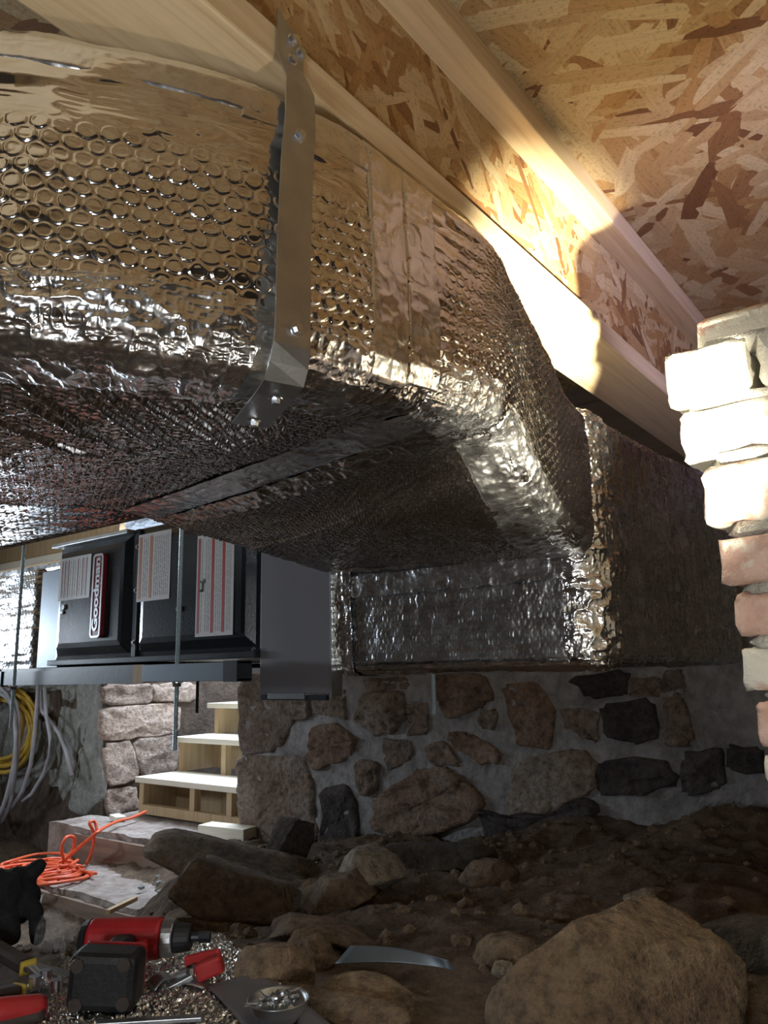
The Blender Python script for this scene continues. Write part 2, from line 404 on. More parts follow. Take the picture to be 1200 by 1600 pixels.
# ------------------------------------------------------------------ ceiling, walls
CZ = .985
struct(box('ceiling', (-2, -2, CZ), (2.56, 5.2, CZ+.02), M['osb_c']))
XW = 2.5
def wall(name, lo, hi, mat): return struct(box(name, lo, hi, mat))
wall_back = wall('wall_back', (XW, -2, -1.1), (XW+.35, 2.715, .60), M['mortar'])
wall_back_l = wall('wall_back_left', (XW, 3.80, -1.1), (4.2, 5.2, .60), M['soilwall'])
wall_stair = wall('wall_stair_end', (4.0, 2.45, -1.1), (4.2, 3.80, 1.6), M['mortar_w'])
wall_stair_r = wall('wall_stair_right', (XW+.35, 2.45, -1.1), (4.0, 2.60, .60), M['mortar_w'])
wall_l = wall('wall_left', (-2, 5.2, -1.1), (4.2, 5.4, CZ), M['soilwall'])
wall('wall_right', (-2, -2.2, -1.1), (XW+.35, -2, CZ), M['soilwall'])
wall('wall_front', (-2.2, -2.2, -1.1), (-2, 5.4, CZ), M['soilwall'])
struct(box('trim_1', (XW+.03, -2, .60), (XW+.07, 2.715, CZ), M['oldwood']))
struct(box('trim_2', (XW+.03, 3.80, .74), (XW+.07, 5.2, CZ), M['postwood']))
struct(box('trim_3', (XW-.03, 3.70, .60), (XW+.16, 5.2, .74), M['treadwood']))
# second joist line behind the photographer, carried as trim of the ceiling
struct(box('trim_4', (-2, -.62, .62), (2.5, -.50, .665), M['joistwood'])); struct(box('trim_5', (-2, -.57, .665), (2.5, -.55, CZ), M['osb_w']))
win = struct(box('window_1', (-.15, 5.16, .0), (.85, 5.2, .50), M['label']))

rnd = random.Random(5)
def smooth_poly(P, k=4, jit=.004, seed=0):
    """corner-cut closed outline in 2-D, jittered"""
    r = random.Random(seed); P = [np.array(p, float) for p in P]
    for _ in range(1):
        Q = []
        for a, b in zip(P, P[1:]+P[:1]): Q += [a*.86+b*.14, a*.14+b*.86]
        P = Q
    Q = []
    for a, b in zip(P, P[1:]+P[:1]):
        for t in (0, .5): Q.append(a*(1-t)+b*t+np.array([r.uniform(-jit, jit), r.uniform(-jit, jit)]))
    return Q
def wall_stone(name, pts2, to3, out, mat, parent, depth=.035, seed=0):
    """one rough stone: closed 2-D outline, domed towards 'out' (unit vector)"""
    O = smooth_poly(pts2, seed=seed, jit=.006); c = sum(O)/len(O); out = np.array(out, float)
    O = [q for a, b in zip(O, O[1:]+O[:1]) for q in (a, (a+b)/2)]; n = len(O)
    V = []; F = []
    rings = ((1.14, -.02), (1.13, depth*.35), (1.10, depth*.8), (1.03, depth), (.92, depth), (.76, depth), (.58, depth), (.38, depth), (.18, depth))
    for k, (s_, d) in enumerate(rings):
        Q = np.array([c+(q-c)*s_ for q in O])
        rel = (ridge(Q[:, 0]*9+seed, Q[:, 1]*22, seed, 3)-.45)*depth*1.1+(fbm(Q[:, 0]*40, Q[:, 1]*40, seed+3, 3)-.45)*depth*.9
        for q, e in zip(Q, rel): V.append(to3(q)+out*(d+(e if k > 1 else 0)))
    for k in range(len(rings)-1):
        for i in range(n):
            j = (i+1) % n; F.append((k*n+i, k*n+j, (k+1)*n+j, (k+1)*n+i))
    V.append(to3(c)+out*depth); m = len(V)-1
    for i in range(n): F.append(((len(rings)-1)*n+i, (len(rings)-1)*n+(i+1) % n, m))
    me = mesh_raw(name, V, F, True); bm = bmesh.new(); bm.from_mesh(me); bmesh.ops.recalc_face_normals(bm, faces=bm.faces[:]); bm.to_mesh(me); bm.free()
    return link(name, me, mat, parent)
XS = XW
def bk(px): # pixel outline -> (Y,Z) on the back wall
    return [onX(x, y, XS)[1:] for x, y in px]
t3X = lambda q: np.array([XS+.004, q[0], q[1]])
back_stones = [
 ('stone', [(380,1060),(458,1060),(462,1125),(438,1166),(380,1177)]), ('stone', [(380,1187),(472,1187),(486,1218),(496,1306),(465,1312),(388,1310),(380,1245)]),
 ('stone', [(457,1091),(486,1091),(489,1122),(462,1122)]), ('stone', [(496,1081),(541,1078),(544,1125),(517,1115),(493,1115)]),
 ('stone_red', [(493,1134),(530,1132),(558,1156),(547,1183),(496,1200),(486,1177)]), ('stone', [(566,1088),(633,1084),(636,1119),(619,1142),(585,1146),(566,1129)]),
 ('stone', [(600,1156),(643,1156),(646,1183),(609,1204)]), ('stone_dark', [(510,1231),(544,1228),(561,1259),(565,1318),(504,1318)]),
 ('stone_red', [(687,1056),(759,1055),(769,1091),(749,1105),(708,1122),(694,1098)]), ('stone_red', [(705,1146),(735,1146),(783,1173),(780,1190),(749,1190),(708,1163)]),
 ('stone', [(754,1110),(780,1110),(777,1138),(757,1138)]), ('stone_red', [(657,1207),(694,1202),(725,1221),(752,1248),(735,1282),(653,1306),(592,1290),(599,1245)]),
 ('stone', [(643,1098),(672,1098),(670,1147),(640,1146)]), ('stone', [(664,1170),(698,1156),(722,1194),(681,1197)]),
 ('stone', [(560,1190),(596,1192),(592,1236),(568,1240)]),
 ('stone_red', [(790,1071),(838,1068),(869,1109),(862,1163),(814,1163),(800,1122)]), ('stone', [(814,1190),(906,1173),(930,1194),(923,1235),(869,1262),(797,1269)]),
 ('stone_dark', [(896,1061),(981,1047),(978,1088),(930,1088)]), ('stone', [(985,1061),(1033,1057),(1036,1086),(987,1088)]),
 ('stone_dark', [(944,1105),(1019,1095),(1029,1146),(999,1161),(951,1146)]), ('stone', [(1040,1095),(1074,1095),(1084,1160),(1043,1163)]),
 ('stone', [(1040,1050),(1070,1050),(1070,1086),(1040,1089)]), ('stone_dark', [(940,1190),(1040,1186),(1060,1221),(999,1240),(940,1240)]),
 ('stone_dark', [(1142,1167),(1190,1167),(1190,1208),(1142,1200)]), ('stone', [(880,1110),(935,1112),(936,1160),(890,1140)]),
 ('stone_dark', [(1066,1180),(1128,1170),(1132,1230),(1072,1240)]), ('stone_dark', [(760,1262),(790,1275),(870,1272),(905,1250),(930,1262),(900,1310),(770,1315)]),
 ('stone', [(575,1060),(640,1058),(640,1076),(575,1080)]),
]
for i, (m, p) in enumerate(back_stones): wall_stone('stone', bk(p), t3X, (-1, 0, 0), M[m], wall_back, .024+.007*(i % 3), i)
yy_ = np.linspace(.2, 2.712, 230); zz_ = np.linspace(-.85, .2, 110); Ym_, Zm_ = np.meshgrid(yy_, zz_, indexing='ij')
hm = .010+(fbm(Ym_*5, Zm_*5, 4, 4)-.5)*.02+(ridge(Ym_*14, Zm_*14, 6, 3)-.45)*.008
link('mortar_face', grid_mesh('mortar_face', np.stack([XW-np.maximum(hm, .001), Ym_, Zm_], -1), True), M['mortar'], wall_back)
# jamb of the stair opening: stones on the reveal, and the lit stairwell side wall
t3Y = lambda q: np.array([q[0], 3.80-.004, q[1]])
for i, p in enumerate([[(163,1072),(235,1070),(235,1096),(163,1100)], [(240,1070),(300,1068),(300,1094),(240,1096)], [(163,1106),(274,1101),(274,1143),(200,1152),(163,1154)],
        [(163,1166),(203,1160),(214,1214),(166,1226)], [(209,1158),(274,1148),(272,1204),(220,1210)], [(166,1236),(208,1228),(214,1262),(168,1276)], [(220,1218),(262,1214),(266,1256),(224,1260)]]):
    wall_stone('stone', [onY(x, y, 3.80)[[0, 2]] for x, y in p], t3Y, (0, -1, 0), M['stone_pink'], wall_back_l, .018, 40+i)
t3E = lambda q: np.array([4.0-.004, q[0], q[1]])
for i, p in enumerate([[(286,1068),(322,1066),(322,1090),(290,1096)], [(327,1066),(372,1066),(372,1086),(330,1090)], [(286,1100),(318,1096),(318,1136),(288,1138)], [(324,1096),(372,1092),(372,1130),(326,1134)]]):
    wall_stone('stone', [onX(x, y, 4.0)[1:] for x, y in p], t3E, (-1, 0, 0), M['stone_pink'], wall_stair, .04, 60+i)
# patches of grey render still clinging to the wall left of the stairs
for i, p in enumerate([[(64,1085),(78,1087),(82,1111),(66,1118),(59,1111)], [(100,1109),(119,1114),(129,1130),(123,1154),(119,1182),(116,1220),(100,1244),(95,1206),(93,1135)],
        [(123,1068),(158,1068),(158,1237),(131,1263),(109,1254),(123,1220),(128,1173),(140,1135),(123,1106)], [(43,1130),(66,1130),(64,1173),(47,1225),(28,1237),(26,1206)],
        [(78,1206),(90,1201),(95,1228),(83,1230)], [(100,1068),(119,1068),(116,1095),(100,1092)], [(66,1132),(86,1128),(88,1178),(74,1205),(58,1215)], [(20,1068),(95,1066),(94,1080),(20,1080)], [(0,1090),(38,1090),(22,1200),(0,1220)]]):
    wall_stone('render_patch', bk(p), t3X, (-1, 0, 0), M['render'], wall_back_l, .018, 80+i)

# ------------------------------------------------------------------ concrete landing and slab in front of the stairs
def rough_slab(name, x0, x1, y0, y1, z0, z1, mat, seed, nx=26, ny=36):
    u = np.linspace(0, 1, nx); v = np.linspace(0, 1, ny); U, V = np.meshgrid(u, v, indexing='ij')
    X = x0+(x1-x0)*U; Y = y0+(y1-y0)*V; Z = z1+(fbm(X*12, Y*12, seed, 4)-.5)*.022
    X[0] += (vn(Y[0]*15, Y[0]*0, seed)-.5)*.03
    P = np.stack([X, Y, Z], -1)
    skirt = P[0:1].copy(); skirt[..., 2] = z0
    end = P[-1:].copy(); end[..., 2] = z0
    P = np.concatenate([skirt, P, end], 0)
    l = P[:, :1].copy(); l[..., 2] = z0; r = P[:, -1:].copy(); r[..., 2] = z0
    return link(name, grid_mesh(name, np.concatenate([l, P, r], 1), smooth=False), mat)
lan = thing('concrete_landing', None, 'dusty concrete landing at the foot of the wooden stairs', 'landing')
rough_slab('landing_top', 2.22, 2.455, 2.48, 3.79, -.98, -.70, M['concrete'], 3).parent = lan; rough_slab('landing_back', 2.45, 2.95, 2.73, 3.75, -.98, -.715, M['concrete'], 4).parent = lan
box('riser_board', (2.195, 2.60, -.97), (2.215, 3.55, -.725), M['oldwood'], lan)
sl = thing('lower_slab', None, 'lower dirt-covered concrete slab edged by a dark board', 'slab')
rough_slab('slab_top', 1.86, 2.2, 2.5, 3.38, -1.0, -.83, M['concrete'], 8).parent = sl
box('edge_board', (1.835, 2.52, -1.0), (1.855, 3.36, -.85), M['oldwood'], sl)

# ================================================================== FLOOR JOIST
j = thing('floor_joist', None, 'wooden I-joist with strand-board web running above the foil duct', 'joist')
box('bottom_flange', (-1.9, .493, .62), (2.5, .63, .665), M['joistwood'], j, .003)
box('top_flange', (-1.9, .493, .932), (2.5, .63, CZ-.001), M['joistwood'], j, .003)
box('web', (-1.9, .548, .665), (2.5, .566, .932), M['osb_w'], j)

# ================================================================== FOIL DUCT
duct = thing('foil_wrapped_duct', None, 'large silver bubble-foil wrapped duct bending over to the furnace', 'duct')
PTS = np.array([(.0, 1.9, .575, .272), (.0, 1.3, .575, .272), (.03, .98, .575, .272), (.12, .775, .576, .274), (.263, .615, .577, .276), (.32, .558, .570, .271), (.366, .523, .568, .268), (.45, .474, .566, .266),
  (.553, .457, .577, .277), (.625, .455, .583, .285), (.752, .452, .588, .300), (.83, .450, .586, .310), (.88, .451, .576, .312), (.925, .456, .556, .298), (.984, .462, .530, .252), (1.07, .472, .495, .215), (1.15, .486, .462, .196), (1.26, .499, .452, .186)])
def catmull(P, n=40):
    out = []; Q = np.vstack([2*P[0]-P[1], P, 2*P[-1]-P[-2]])
    for i in range(1, len(Q)-2):
        p0, p1, p2, p3 = Q[i-1:i+3]
        for t in np.linspace(0, 1, n, endpoint=False):
            out.append(.5*((2*p1)+(-p0+p2)*t+(2*p0-5*p1+4*p2-p3)*t*t+(-p0+3*p1-3*p2+p3)*t**3))
    out.append(P[-1]); return np.array(out)
DP = catmull(PTS); 
DS = np.concatenate([[0], np.cumsum(np.hypot(np.diff(DP[:, 0]), np.diff(DP[:, 1])))])
_t = np.gradient(DP[:, :2], axis=0); _t /= np.linalg.norm(_t, axis=1, keepdims=True)
DN = np.stack([_t[:, 1], -_t[:, 0]], 1)       # outward (towards the camera)
def s_at_x(x):
    k = np.argmin(np.abs(DP[250:, 0]-x))+250; return DS[k]
def side(s, q):
    """duct wall: s along the path, q 0 (top, inboard) .. 1 (underside, inboard)"""
    ii = lambda c: np.interp(s, DS, c)
    x, y, zt, zb = ii(DP[:, 0]), ii(DP[:, 1]), ii(DP[:, 2]), ii(DP[:, 3]); nx, ny = ii(DN[:, 0]), ii(DN[:, 1])
    kq = [0, .06, .11, .16, .20, .5, .78, .83, .88, .93, 1.0]
    kd = [.09, .03, .008, .001, 0, -.003, 0, .004, .016, .038, .10]
    kz = [0, 0, -.006, -.018, -.034, None, .042, .022, .008, .001, .0]
    d = np.interp(q, kq, kd)
    top = np.interp(q, kq[:5], kz[:5]); bot = np.interp(q, kq[6:], kz[6:])
    tt = np.clip((q-.20)/.58, 0, 1)
    z = np.where(q <= .20, zt+top, np.where(q >= .78, zb+bot, (zt-.034)*(1-tt)+(zb+.042)*tt))
    return np.stack([x-nx*d, y-ny*d, z], -1)
def displaced(P, h, flip=False):
    n = grid_normals(P)*(-1 if flip else 1)
    return P+n*h[..., None]
S0, S1 = 0.75, DS[-1]
ns, nq = 1000, 330
s = np.concatenate([np.linspace(S0, 1.22, 70), np.linspace(1.222, S1, ns-70)]); q = np.linspace(0, 1, nq); Sg, Qg = np.meshgrid(s, q, indexing='ij')
P = side(Sg, Qg)
zrel = (P[..., 2]-np.interp(Sg, DS, DP[:, 3]))/(np.interp(Sg, DS, DP[:, 2]-DP[:, 3]))
cv = Qg*.45
amp = sstep(.72, .62, zrel)*sstep(.02, .10, zrel)
X_ = P[..., 0]
amp = amp*(1-.75*sstep(.60, .66, X_)*sstep(.78, .72, X_))
wr = (vn(Sg*22, cv*60, 3)-.5)*.0035+(ridge(Sg*16, cv*70, 8, 2)-.4)*.0022*(1-amp*.7)
und = sstep(.80, .9, Qg)
hb = bubbles(Sg, cv, .0195)*.0022
right = sstep(.74, .86, X_)
hb = hb*(1-right)+right*(bubbles(Sg, cv*1.3, .0145)*.0024+(vn(Sg*95, cv*210, 4)-.5)*.0012)
h = hb*np.maximum(amp, .9*right*sstep(.98, .9, zrel))+wr*(1-.3*right)+(fbm(Sg*6, cv*6, 4)-.5)*.012+und*(ridge(Sg*55, cv*40, 6, 3)-.4)*.004
h = h+np.exp(-((X_-.655)/.006)**2)*(ridge(Sg*160, cv*120, 17, 2))*.004*sstep(.2, .3, Qg)
nrm_flip = (grid_normals(P)[ns//2, nq//2] @ np.array([DN[len(DN)//2][0], DN[len(DN)//2][1], 0])) < 0
P = displaced(P, h, nrm_flip)
link('side_wrap', grid_mesh('side_wrap', P, nrm_flip), M['foil'], duct)

def zb_at(x): return np.interp(x, [-.1, .03, .26, .32, .45, .55, .75, .95], [.272, .272, .277, .271, .267, .278, .301, .305])+.004
# underside panel
front = DP[(DP[:, 0] < .80)]
fy = front[:, 1][::-1]; fx = front[:, 0][::-1]
ny_, nx_ = 520, 380
yv = np.concatenate([np.linspace(.485, 1.25, 370), np.linspace(1.255, 2.3, 150)])
ordr = np.argsort(front[:200+60*4, 1]); 
lx = np.interp(yv, front[front[:, 0] < .5][::-1][:, 1], front[front[:, 0] < .5][::-1][:, 0])
xl = lx+.045
xr = np.where(yv < 1.26, .72+(yv-.5)*.185, .895)
U = np.linspace(0, 1, nx_)
Xg = xl[:, None]+(xr-xl)[:, None]*U[None]; Yg = np.repeat(yv[:, None], nx_, 1)
hu = (bubbles(Xg, Yg, .0135)*.0026)+(fbm(Xg*5, Yg*5, 6)-.5)*.012+(ridge(Xg*30+Yg*8, Yg*6, 4, 2)-.4)*.0025
# long drawn creases running from the front edge towards the seam
for (ax, ay), (bx, by) in [((.35, .79), (.53, .86)), ((.33, .67), (.58, .835)), ((.37, .64), (.60, .80)), ((.386, .625), (.645, .80)), ((.41, .612), (.695, .772)), ((.45, .602), (.70, .764)),
        ((.47, .595), (.70, .74)), ((.50, .60), (.69, .715)), ((.545, .605), (.675, .70)), ((.565, .60), (.675, .68)), ((.585, .588), (.68, .662)), ((.40, .80), (.55, .87)), ((.36, .72), (.50, .79))]:
    L_ = math.hypot(bx-ax, by-ay); tx_, ty_ = (bx-ax)/L_, (by-ay)/L_
    al = (Xg-ax)*tx_+(Yg-ay)*ty_; d = -(Xg-ax)*ty_+(Yg-ay)*tx_+.003*(vn(al*40, al*0, int(ax*1e3))-.5)
    m_ = sstep(-.01, .03, al)*sstep(L_+.02, L_-.05, al)
    hu = hu-np.exp(-(d/.0028)**2)*.0055*m_+np.exp(-((d-.006)/.003)**2)*.0028*m_
P = np.stack([Xg, Yg, zb_at(Xg)-hu], -1)
link('underside_wrap', grid_mesh('underside_wrap', P), M['foil_fine'], duct)
# transition panel sloping down to the box
nu_, nv_ = 360, 440
u = np.linspace(0, 1, nu_); v = np.linspace(0, 1, nv_)
xs = .73+(1.262-.73)*u
ed = np.stack([xs, np.interp(xs, DP[300:, 0], DP[300:, 1])+.035, np.interp(xs, DP[300:, 0], DP[300:, 3])+.003], -1)
a1 = np.array([.862, 1.245, .302]); b1 = np.array([1.262, 1.10, .215])
far = a1[None]+(b1-a1)[None]*u[:, None]
P = ed[:, None]*(1-v)[None, :, None]+far[:, None]*v[None, :, None]
Ug, Vg = np.meshgrid(u, v, indexing='ij')
P[..., 2] -= .012*np.sin(PI*Ug)*np.sin(PI*Vg)
hu = bubbles(P[..., 0], P[..., 1], .0125)*.0030+(fbm(P[..., 0]*7, P[..., 1]*7, 16)-.5)*.012+(ridge(P[..., 0]*14, P[..., 1]*60, 14, 2)-.4)*.0022*sstep(.45, .1, Vg)+(ridge(P[..., 0]*25, P[..., 1]*25, 3, 2)-.4)*.002
for c0, sl_ in ((.30, .25), (.62, -.15)):
    hu += np.exp(-((Ug-c0-sl_*Vg)/.006)**2)*.002
P[..., 2] -= hu
link('transition_wrap', grid_mesh('transition_wrap', P), M['foil_fine'], duct)
# closing sheets (top, hidden far side)
V = [(x, y, .5) for x, y in ()]
tv = [(float(x), float(y), float(z)) for x, y, z in zip(DP[::12, 0], DP[::12, 1]+.06, np.minimum(DP[::12, 2], .60)-.002)]
bv = [(x+.0, 2.0 if x < .9 else 1.25, z) for x, y, z in tv]
link('top_sheet', mesh_raw('top_sheet', tv+bv, [(i, i+1, len(tv)+i+1, len(tv)+i) for i in range(len(tv)-1)]), M['foil_fine'], duct)
link('far_side_sheet', mesh_raw('far_side_sheet', [(.895, 2.3, .303), (.895, 1.25, .303), (.895, 1.25, .57), (.895, 2.3, .57), (1.262, 1.10, .215), (1.262, 1.10, .45)], [(0, 1, 2, 3), (1, 4, 5, 2)]), M['foil_fine'], duct)

# box at the foot of the bend
BP = []
for y in np.linspace(1.085, .545, 60): BP.append((1.262, y))
for a in np.linspace(0, PI/2, 16)[1:-1]: BP.append((1.262+.045-.045*math.cos(a), .545-.045*math.sin(a)))
for x in np.linspace(1.307, 2.25, 90): BP.append((x, .500))
BP = np.array(BP); BS = np.concatenate([[0], np.cumsum(np.hypot(*np.diff(BP, axis=0).T))])
bt = np.gradient(BP, axis=0); bt /= np.linalg.norm(bt, axis=1, keepdims=True); BN = np.stack([bt[:, 1], -bt[:, 0]], 1)
if (BN[5] @ np.array([-1, 0])) < 0: BN = -BN
def boxw(s, q):
    x, y = np.interp(s, BS, BP[:, 0]), np.interp(s, BS, BP[:, 1]); nx, ny = np.interp(s, BS, BN[:, 0]), np.interp(s, BS, BN[:, 1])
    kq = [0, .05, .10, .14, .5, .88, .93, .97, 1.0]
    d = np.interp(q, kq, [.08, .012, .003, 0, -.006, 0, .006, .02, .12]); z = np.interp(q, kq, [.456, .455, .447, .435, .23, .02, .006, .0, -.002])
    zo = .03*sstep(.62, 1.4, s)*np.interp(q, [0, .2, .9], [1, 1, 0])
    return np.stack([x-nx*d, y-ny*d, z+zo], -1)
ns, nq = 640, 190
s = np.linspace(0, BS[-1], ns); q = np.linspace(0, 1, nq); Sg, Qg = np.meshgrid(s, q, indexing='ij')
P = boxw(Sg, Qg); cv = Qg*.55
f1 = sstep(.60, .56, Sg)
h = bubbles(Sg, cv, .0125)*.0023+(fbm(Sg*6, cv*6, 21)-.5)*.014+(vn(Sg*5, cv*80, 5)-.5)*.003*f1+(vn(Sg*70, cv*4, 6)-.5)*.004*(1-f1)+(ridge(Sg*30, cv*30, 2, 2)-.4)*.002
fl = grid_normals(P)[30, nq//2][0] > 0
P = displaced(P, h, fl); link('box_wrap', grid_mesh('box_wrap', P, fl), M['foil_rough'], duct)

# foil tape strips
def side_tape(sa, sb, qa, qb, n1, n2, seed, crk=.003, off=.004, mat='tape', freq=1.0, wav=.0, name='foil_tape'):
    s = np.linspace(sa, sb, n1); q = np.linspace(qa, qb, n2); Sg, Qg = np.meshgrid(s, q, indexing='ij')
    cv = Qg*.45; Qw = Qg+wav*(vn(Sg*8, Sg*0, seed)-.5)
    P = side(Sg, Qw)
    h = off+(fbm(Sg*6, cv*6, 4)-.5)*.012+(ridge(Sg*48*freq, cv*55*freq, seed, 3)-.35)*crk+(vn(Sg*24, cv*30, seed+3)-.5)*crk*.8
    fe = np.minimum(np.minimum(np.arange(n1), n1-1-np.arange(n1))[:, None]/2.0, np.minimum(np.arange(n2), n2-1-np.arange(n2))[None]/2.0)
    h = h-(off+.001)*(1-np.clip(fe, 0, 1))
    P = displaced(P, h, nrm_flip)
    return link(name, grid_mesh(name, P, nrm_flip), M[mat], duct)
side_tape(s_at_x(.262)-.35, s_at_x(.445), .72, 1.0, 420, 110, 31, .0058, .0028, wav=.04)
side_tape(s_at_x(.425), s_at_x(.592), .745, .985, 160, 90, 33, .0045, .0028, wav=.01)
side_tape(s_at_x(.262)-.35, s_at_x(.45), .0, .225, 300, 50, 35, .0016, .0012)
side_tape(s_at_x(.43), s_at_x(.592), .0, .245, 140, 50, 37, .0014, .0012)
side_tape(s_at_x(.588), s_at_x(.652), .03, .86, 60, 190, 41, .0016, .0028, freq=.7)
side_tape(s_at_x(.650), s_at_x(.712), .03, .84, 60, 190, 43, .0018, .0028, freq=.7)
side_tape(s_at_x(.70), s_at_x(.865), .74, 1.0, 150, 90, 45, .0065, .0028, freq=1.1, wav=.02)
side_tape(s_at_x(.88), s_at_x(1.25), .80, 1.0, 260, 80, 47, .0045, .0028, freq=1.6, wav=.02)
def strip(name, A, B, wa, wb, n1, n2, seed, crk, nrm, mat='tape', sag=0):
    """crinkled tape between two points; wa, wb = half-width vectors at both ends"""
    A, B, wa, wb, nrm = (np.array(k, float) for k in (A, B, wa, wb, nrm))
    u = np.linspace(0, 1, n1); v = np.linspace(-1, 1, n2); Ug, Vg = np.meshgrid(u, v, indexing='ij')
    P = A+(B-A)*Ug[..., None]+(wa*(1-Ug[..., None])+wb*Ug[..., None])*Vg[..., None]
    L = np.linalg.norm(B-A); W = np.linalg.norm(wa)
    h = (ridge(Ug*L*45, Vg*W*60, seed, 3)-.35)*crk+(vn(Ug*L*20, Vg*W*20, seed+1)-.5)*crk+sag*np.sin(PI*Ug)
    return link(name, grid_mesh(name, P+nrm*h[..., None], False), M[mat], duct)
# seam between underside and transition, and the joints of the box
strip('seam_tape', (.735, .515, .2985), (.862, 1.235, .3005), (.034, -.006, -.003), (.034, 0, -.004), 220, 40, 51, .0018, (0, 0, -1), 'tape', .003)
strip('seam_tape', (.80, .52, .2965), (.915, 1.2, .290), (.022, -.003, -.006), (.022, 0, -.006), 220, 30, 52, .005, (0, 0, -1), 'foil_fine', .008)
def box_tape(sa, sb, qa, qb, n1, n2, seed, crk, off=.004, mat='tape', freq=1.0):
    s = np.linspace(sa, sb, n1); q = np.linspace(qa, qb, n2); Sg, Qg = np.meshgrid(s, q, indexing='ij'); P = boxw(Sg, Qg); cv = Qg*.55
    h = off+(fbm(Sg*6, cv*6, 21)-.5)*.014+(ridge(Sg*45*freq, cv*48*freq, seed, 3)-.35)*crk+(vn(Sg*26, cv*26, seed+2)-.5)*crk*.8
    return link('foil_tape', grid_mesh('foil_tape', displaced(P, h, fl), fl), M[mat], duct)
c0 = .54+.035
box_tape(c0-.05, c0+.075, .04, .965, 110, 320, 61, .0085, .006, freq=1.2)
box_tape(.03, c0-.01, .56, .64, 240, 40, 63, .0032, .006)
box_tape(.0, .05, .5, 1.0, 50, 160, 65, .005, .007)
box_tape(.0, c0+.05, .90, .99, 220, 30, 67, .003, .005, 'foil_fine')
strip('joint_tape', (1.245, .52, .20), (1.250, 1.09, .208), (-.018, 0, .016), (-.018, 0, .016), 220, 30, 69, .003, (-.7, 0, -.7))

# ================================================================== HANGER STRAP
st = thing('hanger_strap', None, 'galvanised metal hanger strap screwed to the joist and duct', 'strap')
ctr = [((.503, .4905, .672), (1, 0, 0)), ((.502, .4885, .628), (1, 0, 0)), ((.493, .466, .582), (1, -.05, 0)), ((.484, .4570, .53), (1, -.08, 0)), ((.477, .4545, .48), (1, -.10, 0)), ((.470, .4515, .39), (1, -.13, 0)), ((.467, .4500, .31), (1, -.15, 0)),
       ((.4655, .4495, .286), (1, -.22, 0)), ((.4665, .4545, .270), (1, -.3, 0)), ((.472, .466, .2575), (1, -.38, 0)), ((.482, .487, .253), (1, -.42, 0)), ((.524, .566, .252), (1, -.55, 0))]
bm = bmesh.new(); hw = .0195; rings = []
for i, (c, wv) in enumerate(ctr):
    c = Vector(c); wv = Vector(wv).normalized()
    t = (Vector(ctr[min(i+1, len(ctr)-1)][0])-Vector(ctr[max(i-1, 0)][0])).normalized(); n = wv.cross(t).normalized()*.0009
    sk = Vector((0, 0, .012)) if i == 0 else Vector((0, 0, 0))
    rings.append([bm.verts.new(c-wv*hw+sk-n), bm.verts.new(c+wv*hw-sk*1.0-n), bm.verts.new(c+wv*hw-sk+n), bm.verts.new(c-wv*hw+sk+n)])
for A, B in zip(rings[:-1], rings[1:]):
    for k in range(4): bm.faces.new((A[k], A[(k+1) % 4], B[(k+1) % 4], B[k]))
bm.faces.new(rings[0][::-1]); bm.faces.new(rings[-1])
fin('strap_band', bm, M['galv'], st)
def screw(name, p, n, parent, r=.0055, mat='zinc'):
    bm = bmesh.new(); p, n = Vector(p), Vector(n).normalized()
    bm_cyl(bm, p, p+n*.0012, r*1.25, r*1.2, 16); bm_cyl(bm, p+n*.0012, p+n*.0055, r*.82, r*.74, 6)
    return fin(name, bm, M[mat], parent)
nf = (-.1, -1, 0)
for p, n in [((.504, .4885, .658), nf), ((.517, .4885, .650), nf), ((.503, .4885, .632), nf), ((.4805, .4550, .512), nf), ((.4685, .4475, .303), (-.15, -1, -.1)), ((.4845, .489, .2515), (0, 0, -1)), ((.515, .550, .2505), (0, 0, -1))]:
    screw('screw', p, n, st)

# ================================================================== FURNACE
XF = 1.264
fu = thing('furnace', None, 'black horizontal gas furnace with white labels behind the duct', 'furnace')
box('cabinet', (XF+.012, 1.312, .035), (XF+.54, 2.205, .405), M['furnace'], fu, .004)
def door(y0, y1, z0, z1):
    d = bpy.data.objects.new('tmp', None)
    bm = bmesh.new(); x0 = XF+.012; 
    # pressed panel: flange, bevelled shoulder, flat field
    R = [(0, x0), (.0, x0-.008), (.012, x0-.010), (.032, x0-.026), (.045, x0-.028)]
    rg = []
    for ins, x in R:
        rg.append([bm.verts.new((x, y0+ins, z0+ins*1.1)), bm.verts.new((x, y1-ins, z0+ins*1.1)), bm.verts.new((x, y1-ins, z1-ins)), bm.verts.new((x, y0+ins, z1-ins))])
    for A, B in zip(rg[:-1], rg[1:]):
        for k in range(4): bm.faces.new((A[k], A[(k+1) % 4], B[(k+1) % 4], B[k]))
    bm.faces.new(rg[-1]); bm.faces.new(rg[0][::-1])
    bpy.data.objects.remove(d)
    return fin('door_panel', bm, M['furnace'], fu, bevel=.003)
door_b = door(1.325, 1.795, .05, .40); door_g = door(1.815, 2.200, .05, .40)
box('divider_strip', (XF-.003, 1.796, .04), (XF+.012, 1.814, .40), M['furnace2'], fu)
box('top_lip', (XF-.028, 1.82, .388), (XF+.02, 2.205, .400), M['galv'], fu, .002)
box('bottom_lip', (XF-.022, 1.315, .036), (XF+.012, 2.20, .052), M['furnace2'], fu, .002)
for z in (.35, .23, .09): screw('screw', (XF-.003, 1.803, z), (-1, 0, 0), fu, .006)
for y, z in ((1.328, .055), (1.35, .047), (1.62, .045), (1.95, .047)): screw('screw', (XF-.012, y, z), (-1, 0, 0), fu, .005)
xl_ = XF-.0165
def slab(name, y0, y1, z0, z1, x, mat, parent, t=.0006):
    return box(name, (x-t, y0, z0), (x, y1, z1), mat, parent)
